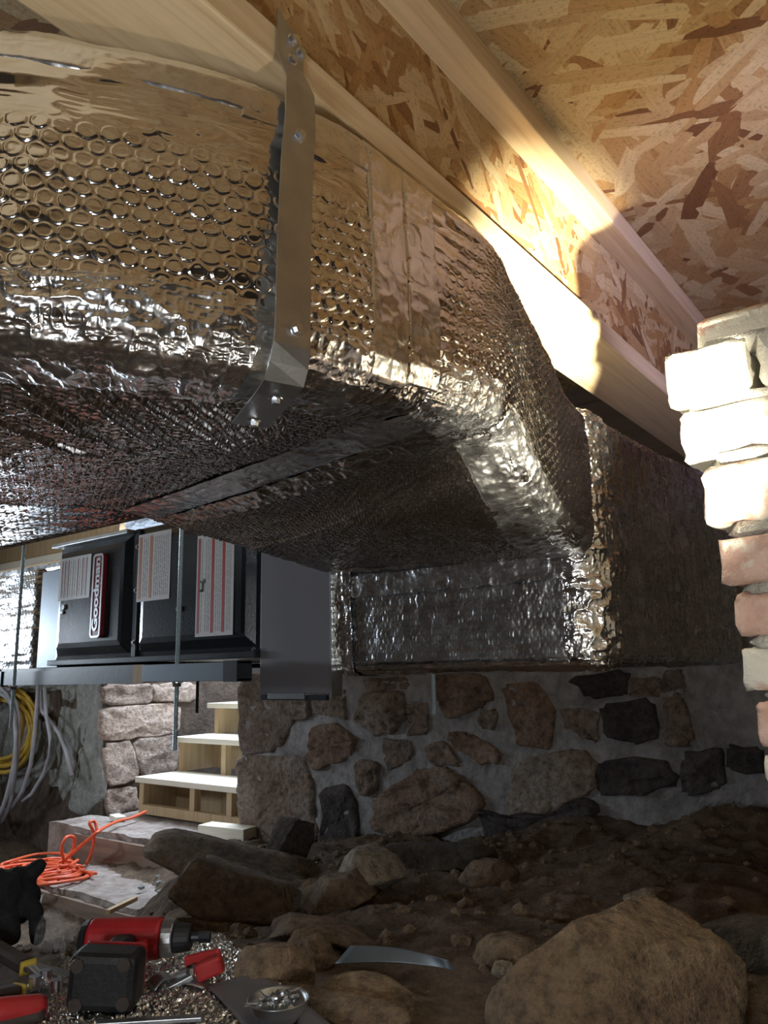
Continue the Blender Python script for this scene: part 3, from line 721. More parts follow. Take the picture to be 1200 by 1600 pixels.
def rating(y0, y1, z0, z1, nm, bars, texts, ink='ink'):
    lb = slab('warning_label', y0, y1, z0, z1, xl_, M['label'], fu)
    for a, b, mat in bars: slab('stripe', y1-b, y1-a, z0+.008, z1-.008, xl_-.0006, M[mat], lb, .0004)
    for a in texts:
        bm = bmesh.new(); z = z0+.012
        r = random.Random(int(a*1e4))
        while z < z1-.014:
            L = min(r.uniform(.008, .022), z1-.012-z); bm_box(bm, (xl_-.0008, y1-a, z+L/2), (.0003, .0016, L)); z += L+.003
        fin('text_line', bm, M[ink], lb)
    return lb
# heights of the fields lie XF-.016
rating(2.005, 2.170, .225, .352, 'a', [(.014, .0175, 'badge'), (.030, .0335, 'badge'), (.048, .0515, 'badge'), (.072, .075, 'ink'), (.098, .101, 'badge'), (.122, .125, 'badge'), (.142, .145, 'badge')], [.022, .040, .06, .085, .11, .132])
rating(1.640, 1.780, .195, .378, 'b', [(.006, .016, 'orange'), (.052, .063, 'orange')], [.026, .034, .042, .074, .082, .09, .098, .106, .114, .122, .13])
l3 = rating(1.396, 1.533, .092, .345, 'c', [(.005, .013, 'red'), (.056, .066, 'red'), (.096, .106, 'red')], [.02, .035, .043, .049, .074, .082, .089, .113, .119, .125])
# pictogram on the third label
bm = bmesh.new(); bm_box(bm, (xl_-.001, 1.508, .212), (.0004, .008, .02)); bm_box(bm, (xl_-.001, 1.515, .205), (.0004, .012, .007)); bm_cyl(bm, (xl_-.0008, 1.503, .228), (xl_-.0012, 1.503, .228), .006, None, 12); bm_box(bm, (xl_-.001, 1.512, .225), (.0004, .014, .004), Matrix.Rotation(.6, 3, 'X'))
fin('pictogram', bm, M['black'], l3)
lk = bmesh.new(); bm_cyl(lk, (xl_, 2.135, .205), (xl_-.004, 2.135, .205), .009, .008, 16); bm_cyl(lk, (xl_, 2.14, .19), (xl_-.004, 2.14, .19), .006, .005, 12)
fin('door_latch', lk, M['zinc'], door_g)
lk = bmesh.new(); bm_cyl(lk, (xl_, 1.60, .165), (xl_-.004, 1.60, .165), .008, .007, 16); fin('door_latch', lk, M['zinc'], door_b)
# badge with the maker's lettering, reading upwards
bd = bmesh.new()
def rrect(y0, y1, z0, z1, r, x, n=6):
    o = []
    for cy, cz, a0 in ((y1-r, z1-r, 0), (y0+r, z1-r, PI/2), (y0+r, z0+r, PI), (y1-r, z0+r, 1.5*PI)):
        for k in range(n+1): a = a0+PI/2*k/n; o.append((x, cy+r*math.cos(a), cz+r*math.sin(a)))
    return o
YB0, YB1, ZB0, ZB1 = 1.925, 1.978, .108, .345
bm_prism(bd, rrect(YB0, YB1, ZB0, ZB1, .012, xl_), (-.009, 0, 0))
badge = fin('badge', bd, M['badge'], fu)
fr = bmesh.new(); O = rrect(YB0+.004, YB1-.0, ZB0, ZB1, .012, xl_-.009); I = rrect(YB0+.010, YB1-.006, ZB0+.006, ZB1-.006, .008, xl_-.009)
for dx in (0, -.0015): pass
A = [fr.verts.new(p) for p in O]; B = [fr.verts.new(p) for p in I]; A2 = [fr.verts.new((p[0]-.0015, p[1], p[2])) for p in O]; B2 = [fr.verts.new((p[0]-.0015, p[1], p[2])) for p in I]
n = len(A)
for i in range(n):
    k = (i+1) % n
    fr.faces.new((A2[i], A2[k], B2[k], B2[i])); fr.faces.new((A[i], A[k], A2[k], A2[i])); fr.faces.new((B[i], B[k], B2[k], B2[i]))
fin('badge_frame', fr, M['chrome'], badge)
cu = bpy.data.curves.new('lettering', 'FONT'); cu.body = 'Goodman'; cu.size = .040; cu.extrude = .0008; cu.offset = .0012; cu.align_x = 'LEFT'; cu.resolution_u = 3
tx = bpy.data.objects.new('lettering', cu); COL.objects.link(tx)
bpy.context.view_layer.update()
W_ = tx.dimensions.x; sx = (ZB1-ZB0-.03)/max(W_, 1e-3)
cu.materials.append(M['chrome'])
_dg = bpy.context.evaluated_depsgraph_get(); lme = bpy.data.meshes.new_from_object(tx.evaluated_get(_dg)); bpy.data.objects.remove(tx); tx = link('lettering', lme, None if lme.materials else M['chrome'])
tx.matrix_world = Matrix(((0, 0, -1, xl_-.0098), (0, 1, 0, YB0+.019), (1, 0, 0, ZB0+.017), (0, 0, 0, 1))) @ Matrix.Diagonal((sx, .88, 1, 1))
tx.parent = badge
# supply plenum at the right end of the furnace
pl = thing('supply_plenum', None, 'plain dark grey sheet-metal plenum between furnace and foil duct', 'plenum')
box('front_panel', (XF-.012, 1.092, -.045), (XF+.012, 1.308, .42), M['greysheet'], pl, .002)
box('plenum_body', (XF+.012, 1.096, .004), (XF+.50, 1.306, .418), M['greysheet'], pl, .002)
box('bottom_cleat', (XF-.016, 1.105, -.058), (XF-.004, 1.30, -.047), M['rail'], pl, .001)
box('cleat_tab', (XF-.019, 1.165, -.056), (XF-.015, 1.275, -.042), M['galv'], pl, .001)
box('end_flange', (XF-.018, 1.086, -.05), (XF+.016, 1.0915, .40), M['galv'], pl)
# support channels under the furnace
cs = thing('support_channel', None, 'short grey steel strut channel under the furnace, nearest the plenum', 'channel')
box('channel_face', (1.185, 1.355, -.014), (1.189, 1.655, .028), M['sheetblue'], cs, .001)
box('channel_top', (1.189, 1.31, .024), (1.226, 1.655, .028), M['sheetblue'], cs); box('channel_bottom', (1.189, 1.31, -.014), (1.226, 1.655, -.010), M['sheetblue'], cs)
box('dark_sleeve', (1.184, 1.31, -.016), (1.230, 1.354, .031), M['rail'], cs)
box('wood_end', (1.19, 1.656, -.016), (1.235, 1.70, .029), M['postwood'], cs)
ra = thing('support_rail', None, 'long black angle rail carrying the left end of the furnace', 'rail')
box('rail_face', (1.226, 1.70, -.018), (1.230, 2.44, .022), M['rail'], ra); box('rail_ledge', (1.230, 1.70, .018), (1.75, 2.44, .030), M['rail'], ra)
box('rail_end', (1.222, 2.425, -.022), (1.26, 2.445, .024), M['rail'], ra)

# threaded rods
def rod(label, x, y, z0, z1, r=.0055, nut=None, mat='rodsteel'):
    t = thing('threaded_rod', None, label, 'threaded rod', 'threaded hanger rods')
    n = int((z1-z0)/.0022); bm = bmesh.new(); seg = 10; rings = []
    for i in range(n+1):
        z = z0+(z1-z0)*i/n; rr = r*(1.0 if i % 2 else .86)
        rings.append([bm.verts.new((x+rr*math.cos(2*PI*k/seg), y+rr*math.sin(2*PI*k/seg), z)) for k in range(seg)])
    for A, B in zip(rings[:-1], rings[1:]):
        for k in range(seg): bm.faces.new((A[k], A[(k+1) % seg], B[(k+1) % seg], B[k]))
    bm.faces.new(rings[0][::-1]); bm.faces.new(rings[-1])
    fin('rod', bm, M[mat], t)
    for z in nut or ():
        bm = bmesh.new(); bm_cyl(bm, (x, y, z), (x, y, z+.009), r*1.9, None, 6); fin('hex_nut', bm, M['zinc'], t)
        bm = bmesh.new(); bm_cyl(bm, (x, y, z+.009), (x, y, z+.011), r*2.6, None, 18); fin('washer', bm, M['zinc'], t)
M['rodsteel'] = plain('rod_steel', (.44, .56, .62), .35, .35, .1, 60, 0)
rod('long threaded rod hanging in front of the furnace labels', 1.2, 1.537, -.172, .45, .0058, (-.026,))
rod('thin threaded rod hanging before the shiny return duct', 1.20, 2.30, -.14, .45, .0055, (-.030,))
rod('short threaded rod end poking below the foil duct box', 1.6, 1.066, -.105, .0, .0058)
rod('short dark threaded rod end hanging before the stairwell', 1.75, 2.13, -.125, .03, .0055, None, 'rail')

# return duct at the left end of the furnace
rt = thing('return_duct', None, 'shiny foil-wrapped return duct at the left end of the furnace', 'duct')
ns, nq = 220, 150
u = np.linspace(0, 1, ns); v = np.linspace(0, 1, nq); Ug, Vg = np.meshgrid(u, v, indexing='ij')
P = np.stack([1.285+.03*(np.clip((.06-Ug)/.06, 0, 1)**2), 2.33+.9*Ug, .345-.312*Vg], -1)
h = bubbles(Ug*.9, Vg*.345, .0165)*.0022+(vn(Ug*9, Vg*26, 3)-.5)*.004+(fbm(Ug*8, Vg*8, 5)-.5)*.010
P[..., 0] -= h; link('duct_wrap', grid_mesh('duct_wrap', P), M['foil_rough'], rt)
box('duct_core', (1.31, 2.33, .033), (1.80, 3.23, .345), M['foil_fine'], rt)
box('duct_collar', (1.283, 2.215, .033), (1.80, 2.33, .33), M['sheetblue'], rt)
box('crumpled_top_tape', (1.30, 2.25, .335), (1.7, 3.2, .37), M['tape'], rt, .01)
pb = []
pw = np.linspace(0, 1, 60); Ug, Vg = np.meshgrid(pw, pw, indexing='ij')
P = np.stack([1.32+.3*Vg, 1.78+.34*Ug, .432+.05*np.sin(PI*Ug)*np.sin(PI*Vg)+(ridge(Ug*6, Vg*6, 3)-.4)*.05*np.sin(PI*Ug)], -1)
tag(link('plastic_wrap', grid_mesh('plastic_wrap', P), M['film']), 'crumpled clear plastic wrap lying on top of the furnace', 'plastic wrap')

# ================================================================== STAIRS
sr = thing('wooden_stairs', None, 'pale wooden steps with open boxes going up the stairwell', 'stairs')
TR = ((2.585, 3.632, -.518), (2.835, 3.645, -.335), (3.085, 3.665, -.163))
for k, (x, yl, z) in enumerate(TR):
    box('tread', (x, 2.62, z-.028), (x+.285, yl, z), M['treadwood'], sr, .002)
    zb = (-.70, -.518, -.335)[k]
    for y in (3.60, (3.19, 3.25, 3.28)[k], 2.92): 
        box('riser_post', (x+.02, y-.018, zb), (x+.06, y+.018, z-.029), M['postwood'], sr)
    box('side_panel', (x+.06, 3.585, zb), (x+.27, 3.61, z-.029), M['postwood'], sr)
    box('back_board', (x+.235, 2.63, zb), (x+.25, 3.585, z-.03), M['postwood'], sr)
box('bottom_rail', (2.60, 2.63, -.70), (2.64, 3.61, -.655), M['postwood'], sr)
p = onZ(393, 1303, -.665); R = Matrix.Rotation(.25, 3, 'Z')
bm = bmesh.new(); bm_box(bm, (2.42, 2.72, -.672), (.09, .26, .05), Matrix.Rotation(.12, 3, 'Z'), .002); tag(fin('timber_offcut', bm, M['treadwood']), 'pale timber offcut on the landing against the stone jamb', 'offcut')
bm = bmesh.new(); bm_box(bm, (2.40, 3.50, -.682), (.05, .11, .022), Matrix.Rotation(-.3, 3, 'Z'), .002); tag(fin('wood_chip', bm, M['treadwood']), 'small white wood stick on the landing beside the orange cord', 'wood stick')
bm = bmesh.new(); a = onZ(168, 1425, -.80); b = onZ(212, 1404, -.80); 
bm_box(bm, (Vector(a)+Vector(b))/2, ((Vector(b)-Vector(a)).length, .018, .014), (Vector(b)-Vector(a)).to_track_quat('X', 'Z').to_matrix()); tag(fin('wood_lath', bm, M['postwood']), 'thin wooden lath lying across the lower slab edge', 'lath')

# ================================================================== CORDS AND COILS
def coil(c, ry, rz, turns, r, seed, x, drop=0, n=30, spread=.03):
    rr = random.Random(seed); pts = []
    for t in range(turns):
        a_, b_ = ry*(1+rr.uniform(-.22, .12)), rz*(1+rr.uniform(-.16, .14)); oy, oz = rr.uniform(-.02, .02), rr.uniform(-.04, .01); xo = x+rr.uniform(-spread, spread)
        for k in range(n):
            a = 2*PI*k/n+PI/2; pts.append((xo+.01*math.sin(3*a+t), c[0]+oy+a_*math.cos(a), c[1]+oz+b_*math.sin(a)))
    return pts
bm = bmesh.new(); bm_tube(bm, coil((4.70, -.27), .36, .21, 9, .012, 3, 2.40), .0125, 7)
tag(fin('yellow_cord_coil', bm, M['yellowhose'], None, True), 'yellow cable coil hanging on the left stone wall', 'cable coil')
bm = bmesh.new()
pts = coil((4.62, -.42), .30, .34, 3, .012, 8, 2.33, n=26)
pts += [onX(x, y, 2.35) for x, y in [(60, 1062), (58, 1100), (54, 1150), (48, 1195), (36, 1235), (20, 1260), (0, 1272), (-20, 1270)]]
bm_tube(bm, pts, .012, 7)
tag(fin('grey_cable_coil', bm, M['greycable'], None, True), 'grey cable coil hanging under the yellow coil', 'cable coil')
bm = bmesh.new()
pp = [(62, 1070), (66, 1112), (76, 1124), (92, 1145), (104, 1175), (112, 1212)]
bm_tube(bm, [onX(x, y, 2.40) for x, y in pp], .012, 7)
tag(fin('hanging_cable', bm, M['greycable'], None, True), 'loose grey cable end hanging over the render patches', 'cable')
bm = bmesh.new()
pp = [(70, 1075), (72, 1120), (78, 1150), (78, 1180), (68, 1210), (50, 1240), (36, 1252)]
bm_tube(bm, [onX(x, y, 2.37) for x, y in pp], .011, 7)
tag(fin('hanging_cable', bm, M['greycable'], None, True), 'grey cable curving down to the dark wall foot', 'cable')
# orange extension cord: runs from the landing into a tangle on the ground
bm = bmesh.new(); rr = random.Random(12); oc = []
for x, y, z in [(228, 1268, -.66), (205, 1278, -.67), (185, 1283, -.67), (165, 1292, -.66), (150, 1302, -.66), (128, 1320, -.72), (105, 1340, -.78), (80, 1360, -.82), (45, 1378, -.84), (10, 1390, -.86), (-40, 1398, -.87)]:
    oc.append(onZ(x, y, z))
bm_tube(bm, catmull(np.array(oc), 8), .0075, 6)
loops = [[(152, 1300, -.66), (148, 1284, -.62), (140, 1286, -.62), (146, 1300, -.66), (146, 1318, -.72), (140, 1340, -.80), (135, 1350, -.82)],
         [(100, 1345, -.78), (96, 1325, -.72), (104, 1308, -.68), (116, 1310, -.70), (112, 1330, -.76), (90, 1350, -.8)]]
for k in range(13):
    x0, x1 = rr.uniform(-30, 60), rr.uniform(90, 158); yy = rr.uniform(1345, 1372)
    L = []
    for a in np.linspace(0, 2*PI, 9): L.append(((x0+x1)/2+(x1-x0)/2*math.cos(a)+rr.uniform(-5, 5), yy+(9+3*rr.random())*math.sin(a)-.06*((x0+x1)/2+(x1-x0)/2*math.cos(a)-60)+rr.uniform(-3, 3), -.825+rr.uniform(-.02, .03)))
    loops.append(L)
for k in range(6):
    x0 = rr.uniform(0, 50); loops.append([(x0+rr.uniform(-6, 6), 1355, -.80), (x0+rr.uniform(-12, 12), 1370, -.84), (x0+rr.uniform(-15, 15), 1388, -.86), (x0+rr.uniform(-25, 10), 1402, -.88)])
for L in loops: bm_tube(bm, catmull(np.array([onZ(*p) for p in L]), 6), .0072, 6)
tag(fin('extension_cord', bm, M['orangecord'], None, True), 'tangled orange extension cord on the ground below the stairs', 'cord')

# ================================================================== BRICK PIER
pier = thing('brick_pier', None, 'rough whitewashed brick pier leaning at the right edge', 'brick pier')
XP = .92
def pz(y): return float(onX(1120, y, XP)[2])
edges = [(1066, 480, 545), (1036, 553, 640), (1052, 640, 722), (1092, 730, 824), (1119, 838, 915), (1141, 926, 998), (1152, 1008, 1083), (1176, 1092, 1168), (1192, 1178, 1262), (1200, 1270, 1340), (1206, 1348, 1425), (1210, 1432, 1510), (1214, 1518, 1595), (1217, 1603, 1680), (1220, 1688, 1765)]
k = XP
def brick_mesh(sx, sy, sz, seed):
    bm = bmesh.new(); bmesh.ops.create_cube(bm, size=1.0)
    for v in bm.verts: v.co = Vector((v.co.x*sx, v.co.y*sy, v.co.z*sz))
    bmesh.ops.bevel(bm, geom=bm.edges[:], offset=.010, segments=2, affect='EDGES', profile=.6)
    bmesh.ops.subdivide_edges(bm, edges=[e for e in bm.edges if e.calc_length() > .03], cuts=2, use_grid_fill=True)
    r = random.Random(seed)
    for v in bm.verts: v.co += Vector((r.uniform(-1, 1), r.uniform(-1, 1), r.uniform(-1, 1)))*.0028
    bmesh.ops.recalc_face_normals(bm, faces=bm.faces[:])
    me = bpy.data.meshes.new('brick'); bm.to_mesh(me); bm.free(); me.polygons.foreach_set('use_smooth', [True]*len(me.polygons)); return me
zlast = None
for i, (ex, y0, y1) in enumerate(edges):
    z1 = float(onX(ex, y0, k)[2]); z0 = float(onX(ex, y1, k)[2]); yL = float(onX(ex, (y0+y1)/2, k)[1])
    L = .205; y = yL; rr = random.Random(i); xoff = rr.uniform(-.008, .008)+(.035 if i == 0 else 0)
    first = .10 if i % 2 else .205
    z0m, z1m = z0+.002, z1-.002
    while y > -.32:
        ln = first; first = .205
        if i == 0 and y < yL-.01: z1m = z1+.012
        o = link('brick', brick_mesh(.10, ln-.008, z1m-z0m, i*10+int(y*50)), M['brick_glare' if i in (1, 2) else 'brick'], pier)
        o.location = (k+.05+xoff+rr.uniform(-.003, .003), y-ln/2, (z0m+z1m)/2); o.rotation_euler = (rr.uniform(-.02, .02), rr.uniform(-.02, .02), rr.uniform(-.03, .03))
        y -= ln+.004
    # mortar bed under the course
    zb_ = float(onX(ex, edges[i+1][1], k)[2]) if i+1 < len(edges) else z0-.01
    nxt = edges[i+1] if i+1 < len(edges) else edges[i]
    yM = min(yL, float(onX(nxt[0], nxt[1], k)[1]) if i+1 < len(edges) else yL)-.004
    nu = 30
    U_, V_ = np.meshgrid(np.linspace(0, 1, nu), np.linspace(0, 2*PI, 13), indexing='ij')
    hz = (z0-zb_)/2+.006; zc = (z0+zb_)/2
    hx = .046*np.sign(np.cos(V_))*np.abs(np.cos(V_))**.5; hzv = hz*np.sign(np.sin(V_))*np.abs(np.sin(V_))**.5
    Ym = yM-(yM+.32)*U_; tap = np.clip(U_*40, .15, 1)
    P = np.stack([k+.05+hx*tap+(vn(Ym*60, V_*2, i)-.5)*.010, Ym, zc+hzv*tap], -1)
    link('mortar_bed', grid_mesh('mortar_bed', P), M['brickmortar'], pier)
box('core', (k+.06, -.32, -.55), (k+.42, .12, .36), M['brickmortar'], pier)

# ================================================================== ROCKS ON THE DIRT
def rock(name, label, px, size, yaw, seed, mat, sink=.3, tilt=(0, 0), sub=4, cuts=9, cat='rock', z=None):
    r = random.Random(seed); bm = bmesh.new(); bmesh.ops.create_icosphere(bm, subdivisions=sub, radius=1)
    planes = [(Vector((r.uniform(-1, 1), r.uniform(-1, 1), r.uniform(-1, 1))).normalized(), r.uniform(.5, .78)) for _ in range(cuts)]
    planes.append((Vector((r.uniform(-.1, .1), r.uniform(-.1, .1), 1)).normalized(), .62)); planes.append((Vector((0, 0, -1)), .6))
    for v in bm.verts:
        c = v.co.copy()
        for _ in range(2):
            for n, d in planes:
                e = c.dot(n)-d
                if e > 0: c -= n*e*.97
        nz = float(fbm(c.x*2.2+seed, c.y*2.2+c.z*1.7, seed, 3))-.45
        n2_ = float(ridge(c.x*3.1+seed, c.y*3.1-c.z*2.7, seed+5, 3))-.4
        n3_ = float(fbm(c.x*9+seed, c.y*9+c.z*8, seed+8, 3))-.45
        c *= 1+nz*.16+n2_*.09+n3_*.05; v.co = c
    E = Matrix.Rotation(yaw, 3, 'Z') @ Matrix.Rotation(tilt[0], 3, 'X') @ Matrix.Rotation(tilt[1], 3, 'Y')
    for v in bm.verts: v.co = E @ Vector((v.co.x*size[0]/1.5, v.co.y*size[1]/1.5, v.co.z*size[2]/1.3))
    g = gpt(*px) if z is None else np.array([*onZ(px[0], px[1], z)])
    lo = min(v.co.z for v in bm.verts); hi = max(v.co.z for v in bm.verts)
    o = fin(name, bm, M[mat], None, True); o.location = (g[0], g[1], g[2]-lo-(hi-lo)*sink)
    return tag(o, label, cat)
az = math.radians(37)   # heading of the view
rock('boulder', 'large tan boulder in the bottom right foreground', (1015, 1605), (.27, .325, .24), az, 4, 'rock', .42, (.0, -.12), 4, 14, 'boulder')
rock('slab_rock', 'long tilted flat rock beside the lower slab', (385, 1425), (.30, .40, .15), az+.35, 7, 'rock', .35, (.30, .05), 4, 12)
rock('slab_rock', 'flat rock slab leaning below the pale timber offcut', (375, 1362), (.30, .42, .12), az+.2, 9, 'rock', .35, (.22, .0), 4, 12)
rock('stone_shard', 'dark upright stone shard at the foot of the jamb', (447, 1345), (.07, .12, .14), .3, 11, 'rock_dark', .2, (.3, .3))
rock('fallen_rock', 'pale angular rock on the dark dirt below the wall', (578, 1385), (.12, .14, .10), .8, 13, 'rock_pale', .2, (.2, -.2))
rock('fallen_rock', 'brown rock just in front of the pale angular rock', (530, 1412), (.14, .16, .09), 1.4, 14, 'rock', .3)
rock('fallen_rock', 'blocky brown rock beside the bowl of screws', (428, 1553), (.085, .09, .075), az+.2, 16, 'rock', .2, (0, .1))
rock('fallen_rock', 'flat brown stone in front of the grey steel scrap', (562, 1574), (.09, .115, .03), az+.2, 18, 'rock', .3, (.1, -.15))
rock('fallen_rock', 'long low stone at the bottom edge right of the bowl', (530, 1600), (.05, .18, .04), az-.6, 20, 'rock', .2)
rock('fallen_rock', 'small wedge stone between block and grey scrap', (487, 1510), (.06, .07, .06), .4, 21, 'rock', .2)
rock('fallen_rock', 'rounded grey-brown rock in shadow under the wall', (768, 1380), (.09, .13, .07), az, 22, 'rock', .2)
rock('stone_chip', 'small white stone chip left of the boulder', (785, 1526), (.028, .034, .024), .3, 23, 'rock_pale', .1)
rock('fallen_rock', 'tan rock touching the left side of the boulder', (790, 1512), (.07, .09, .06), .9, 24, 'rock', .3)
rock('stone_chip', 'pinkish stone chip behind the boulder', (1016, 1410), (.045, .08, .03), az, 25, 'rock_pale', .2)
rock('fallen_rock', 'broad dark rock lying in shadow below the wall', (680, 1350), (.18, .26, .08), az+.2, 26, 'rock_dark', .35)
rock('fallen_rock', 'low dark rock at the right edge behind the boulder', (1170, 1500), (.14, .18, .09), .5, 27, 'rock_dark', .3)
rock('fallen_rock', 'flat stone under the big tilted flat rock', (330, 1440), (.16, .22, .05), az-.2, 28, 'rock', .4)
rock('fallen_rock', 'thin brown flagstone between foil sheet and steel scrap', (500, 1470), (.14, .20, .04), az-.3, 29, 'rock', .25, (.12, .1))
# pebbles and clods
rr = random.Random(77); bm = bmesh.new()
for _ in range(700):
    x, y = rr.uniform(.75, 2.40), rr.uniform(.35, 2.5)
    if ((x-.7)**2+(y-.85)**2) < .12: continue
    s_ = rr.choice((.005, .007, .009, .012, .018)); R = bmesh.ops.create_icosphere(bm, subdivisions=1, radius=s_)
    z = float(ground(x, y))
    for v in R['verts']: v.co = Vector((v.co.x*rr.uniform(.7, 1.4), v.co.y*rr.uniform(.7, 1.4), v.co.z*rr.uniform(.5, .9)))+Vector((x, y, z+s_*.2))
pb = fin('gravel', bm, M['rock']); pb['kind'] = 'stuff'; pb['label'] = 'scattered pebbles and clods on the brown dirt'; pb['category'] = 'gravel'
# rubble strip along the landing corner
bm = bmesh.new()
for _ in range(110):
    p = onZ(rr.gauss(285, 24), rr.gauss(1385, 10), -.82); s_ = rr.uniform(.006, .02); R = bmesh.ops.create_icosphere(bm, subdivisions=1, radius=s_)
    for v in R['verts']: v.co = Vector((v.co.x*rr.uniform(.7, 1.4), v.co.y, v.co.z*.7))+Vector((p[0], p[1], -.815))
pb = fin('rubble', bm, M['render']); pb['kind'] = 'stuff'; pb['label'] = 'grey rubble crumbs on the slab corner by the flat rock'; pb['category'] = 'rubble'

# ================================================================== TOOLS ON THE GROUND
ZG = -.425
# foil sheet
NU, NV = 460, 400
A, B, C_, D = onZ(-60, 1640, ZG), onZ(165, 1478, ZG), onZ(345, 1477, ZG), onZ(520, 1640, ZG)
U_, V_ = np.meshgrid(np.linspace(0, 1, NU), np.linspace(0, 1, NV), indexing='ij')
P = (A*(1-U_[..., None])+B*U_[..., None])*(1-V_[..., None])+(D*(1-U_[..., None])+C_*U_[..., None])*V_[..., None]
P[..., 2] = np.maximum(ZG+.016, ground(P[..., 0], P[..., 1])+.008)+bubbles(P[..., 0], P[..., 1], .0125)*.0050+(fbm(P[..., 0]*9, P[..., 1]*9, 3)-.45)*.012+(ridge(P[..., 0]*60, P[..., 1]*60, 8, 2)-.4)*.009
tag(link('foil_sheet', grid_mesh('foil_sheet', P), M['foil_sheet']), 'silver bubble-foil sheet spread on the dirt under the tools', 'foil sheet')
er = Vector((math.sin(az), -math.cos(az), 0)); ef = Vector((math.cos(az), math.sin(az), 0)); ez = Vector((0, 0, 1))
def local(o_px, z=ZG):
    p = onZ(*o_px, z); return Vector(p)
def bar(bm, p, q, w, h, bev=0):
    p, q = Vector(p), Vector(q); d = q-p; R = d.to_track_quat('X', 'Z').to_matrix(); bm_box(bm, (p+q)/2, (d.length, w, h), R, bev)
# grey sheet-metal pieces
def bent_sheet(name, label, px, z0, thick=.0015, mat='sheetblue', bow=.0, n=14, lift=None):
    """quad sheet with bowed surface; px corners ordered around"""
    c = [np.array(onZ(x, y, z)) for (x, y), z in zip(px, z0)]
    u = np.linspace(0, 1, n); Ug, Vg = np.meshgrid(u, u, indexing='ij')
    P = (c[0]*(1-Ug[..., None])+c[1]*Ug[..., None])*(1-Vg[..., None])+(c[3]*(1-Ug[..., None])+c[2]*Ug[..., None])*Vg[..., None]
    P[..., 2] += bow*np.sin(PI*Ug)
    o = link(name, grid_mesh(name, P), M[mat]); m = o.modifiers.new('solid', 'SOLIDIFY'); m.thickness = thick; m.offset = 0
    return o
tag(bent_sheet('steel_scrap', '', [(524, 1506), (712, 1516), (700, 1500), (548, 1478)], [-.432, -.432, -.418, -.418], .002, 'sheetblue', .006), 'curved strip of dull grey sheet steel lying on the dirt', 'steel scrap')
tag(bent_sheet('sheet_metal_piece', '', [(322, 1540), (420, 1660), (560, 1640), (402, 1522)], [-.405, -.405, -.405, -.405], .002, 'greysheet', .006), 'flat grey sheet-metal piece under the bowl of screws', 'sheet metal')
bm = bmesh.new(); bar(bm, onZ(150, 1600, -.40), onZ(316, 1590, -.40), .012, .005, .001); tag(fin('steel_bar', bm, M['galv']), 'narrow steel bar at the bottom edge in front of the drill', 'steel bar')
# bowl with screws
bc = local((435, 1596), -.395)
bowl = thing('parts_bowl', None, 'small round metal bowl full of screws on the grey sheet', 'bowl')
bm = bmesh.new(); ro = [(.024, 0), (.027, .003), (.026, .006), (.034, .012), (.041, .024), (.044, .036), (.0455, .037), (.0445, .0385), (.042, .036), (.039, .025), (.032, .014), (.0, .011)]
bm_lathe(bm, [(max(r, .0005)*.8, z*.66) for r, z in ro], bc, 40); fin('dish', bm, M['galv'], bowl, True)
bm = bmesh.new(); bm_cyl(bm, bc-ez*.008, bc+ez*.001, .022, .022, 32); fin('magnet_base', bm, M['rubber'], bowl)
def small_screw(i):
    bm = bmesh.new(); bm_cyl(bm, (0, 0, 0), (0, 0, .003), .0042, .0038, 6); bm_cyl(bm, (0, 0, -.0008), (0, 0, 0), .0052, None, 14); bm_cyl(bm, (0, 0, -.02), (0, 0, -.0008), .0008, .0021, 8)
    return fin('sheet_screw', bm, M['zinc'])
s0 = small_screw(0); rr = random.Random(4)
for i in range(26):
    o = s0 if i == 0 else s0.copy()
    if i: COL.objects.link(o)
    a, r = rr.uniform(0, 2*PI), .023*math.sqrt(rr.random())
    o.location = bc+Vector((r*math.cos(a), r*math.sin(a), .014+.011*rr.random()*(1-(r/.032)**2)+.003)); o.rotation_euler = (rr.uniform(.5, 2.2), rr.uniform(-.6, .6), rr.uniform(0, 2*PI))
    tag(o, 'loose zinc screw heaped in the metal bowl', 'screw', 'screws in the metal bowl')
# drill lying on its side, battery foot towards the viewer
dr = thing('cordless_drill', None, 'red and black cordless drill lying on the foil sheet', 'drill')
o0 = local((152, 1590), ZG+.022)
DK = .8
def L(r, f, z): return o0+(er*r+ef*f+ez*z)*DK
def obox(name, c, s, mat, bev=.006, rot=0, par=dr):
    bm = bmesh.new(); R = Matrix((er, ef, ez)).transposed() @ Matrix.Rotation(rot, 3, 'Y'); bm_box(bm, L(*c), [k_*DK for k_ in s], R, bev*DK); return fin(name, bm, M[mat], par, False)
bat = obox('battery', (0, .035, .043), (.106, .062, .082), 'rubber', .012, .06)
for sx, sz in ((-.036, .07), (.036, .07), (-.036, .016), (.036, .016)):
    bm = bmesh.new(); bm_cyl(bm, L(sx, .0045, sz), L(sx, .002, sz), .011*DK, .010*DK, 16); fin('rubber_pad', bm, M['darkgrip'], bat)
obox('battery_rail', (0, .072, .047), (.098, .014, .070), 'drillred', .004, .06)
obox('handle', (-.012, .115, .050), (.044, .085, .042), 'rubber', .012, .0)
bm = bmesh.new(); bm_cyl(bm, L(-.085, .185, .052), L(.045, .185, .052), .034*DK, .034*DK, 24); bo = fin('motor_housing', bm, M['drillred'], dr, False, .006)
bm = bmesh.new(); bm_cyl(bm, L(-.096, .185, .052), L(-.084, .185, .052), .029*DK, .033*DK, 24); fin('end_cap', bm, M['rubber'], bo)
bm = bmesh.new(); bm_cyl(bm, L(.045, .185, .052), L(.066, .185, .052), .031*DK, .030*DK, 24); fin('clutch_ring', bm, M['galv'], dr, False, .002)
bm = bmesh.new(); bm_cyl(bm, L(.066, .185, .052), L(.095, .185, .052), .025*DK, .021*DK, 20); ck = fin('chuck', bm, M['rubber'], dr, False, .002)
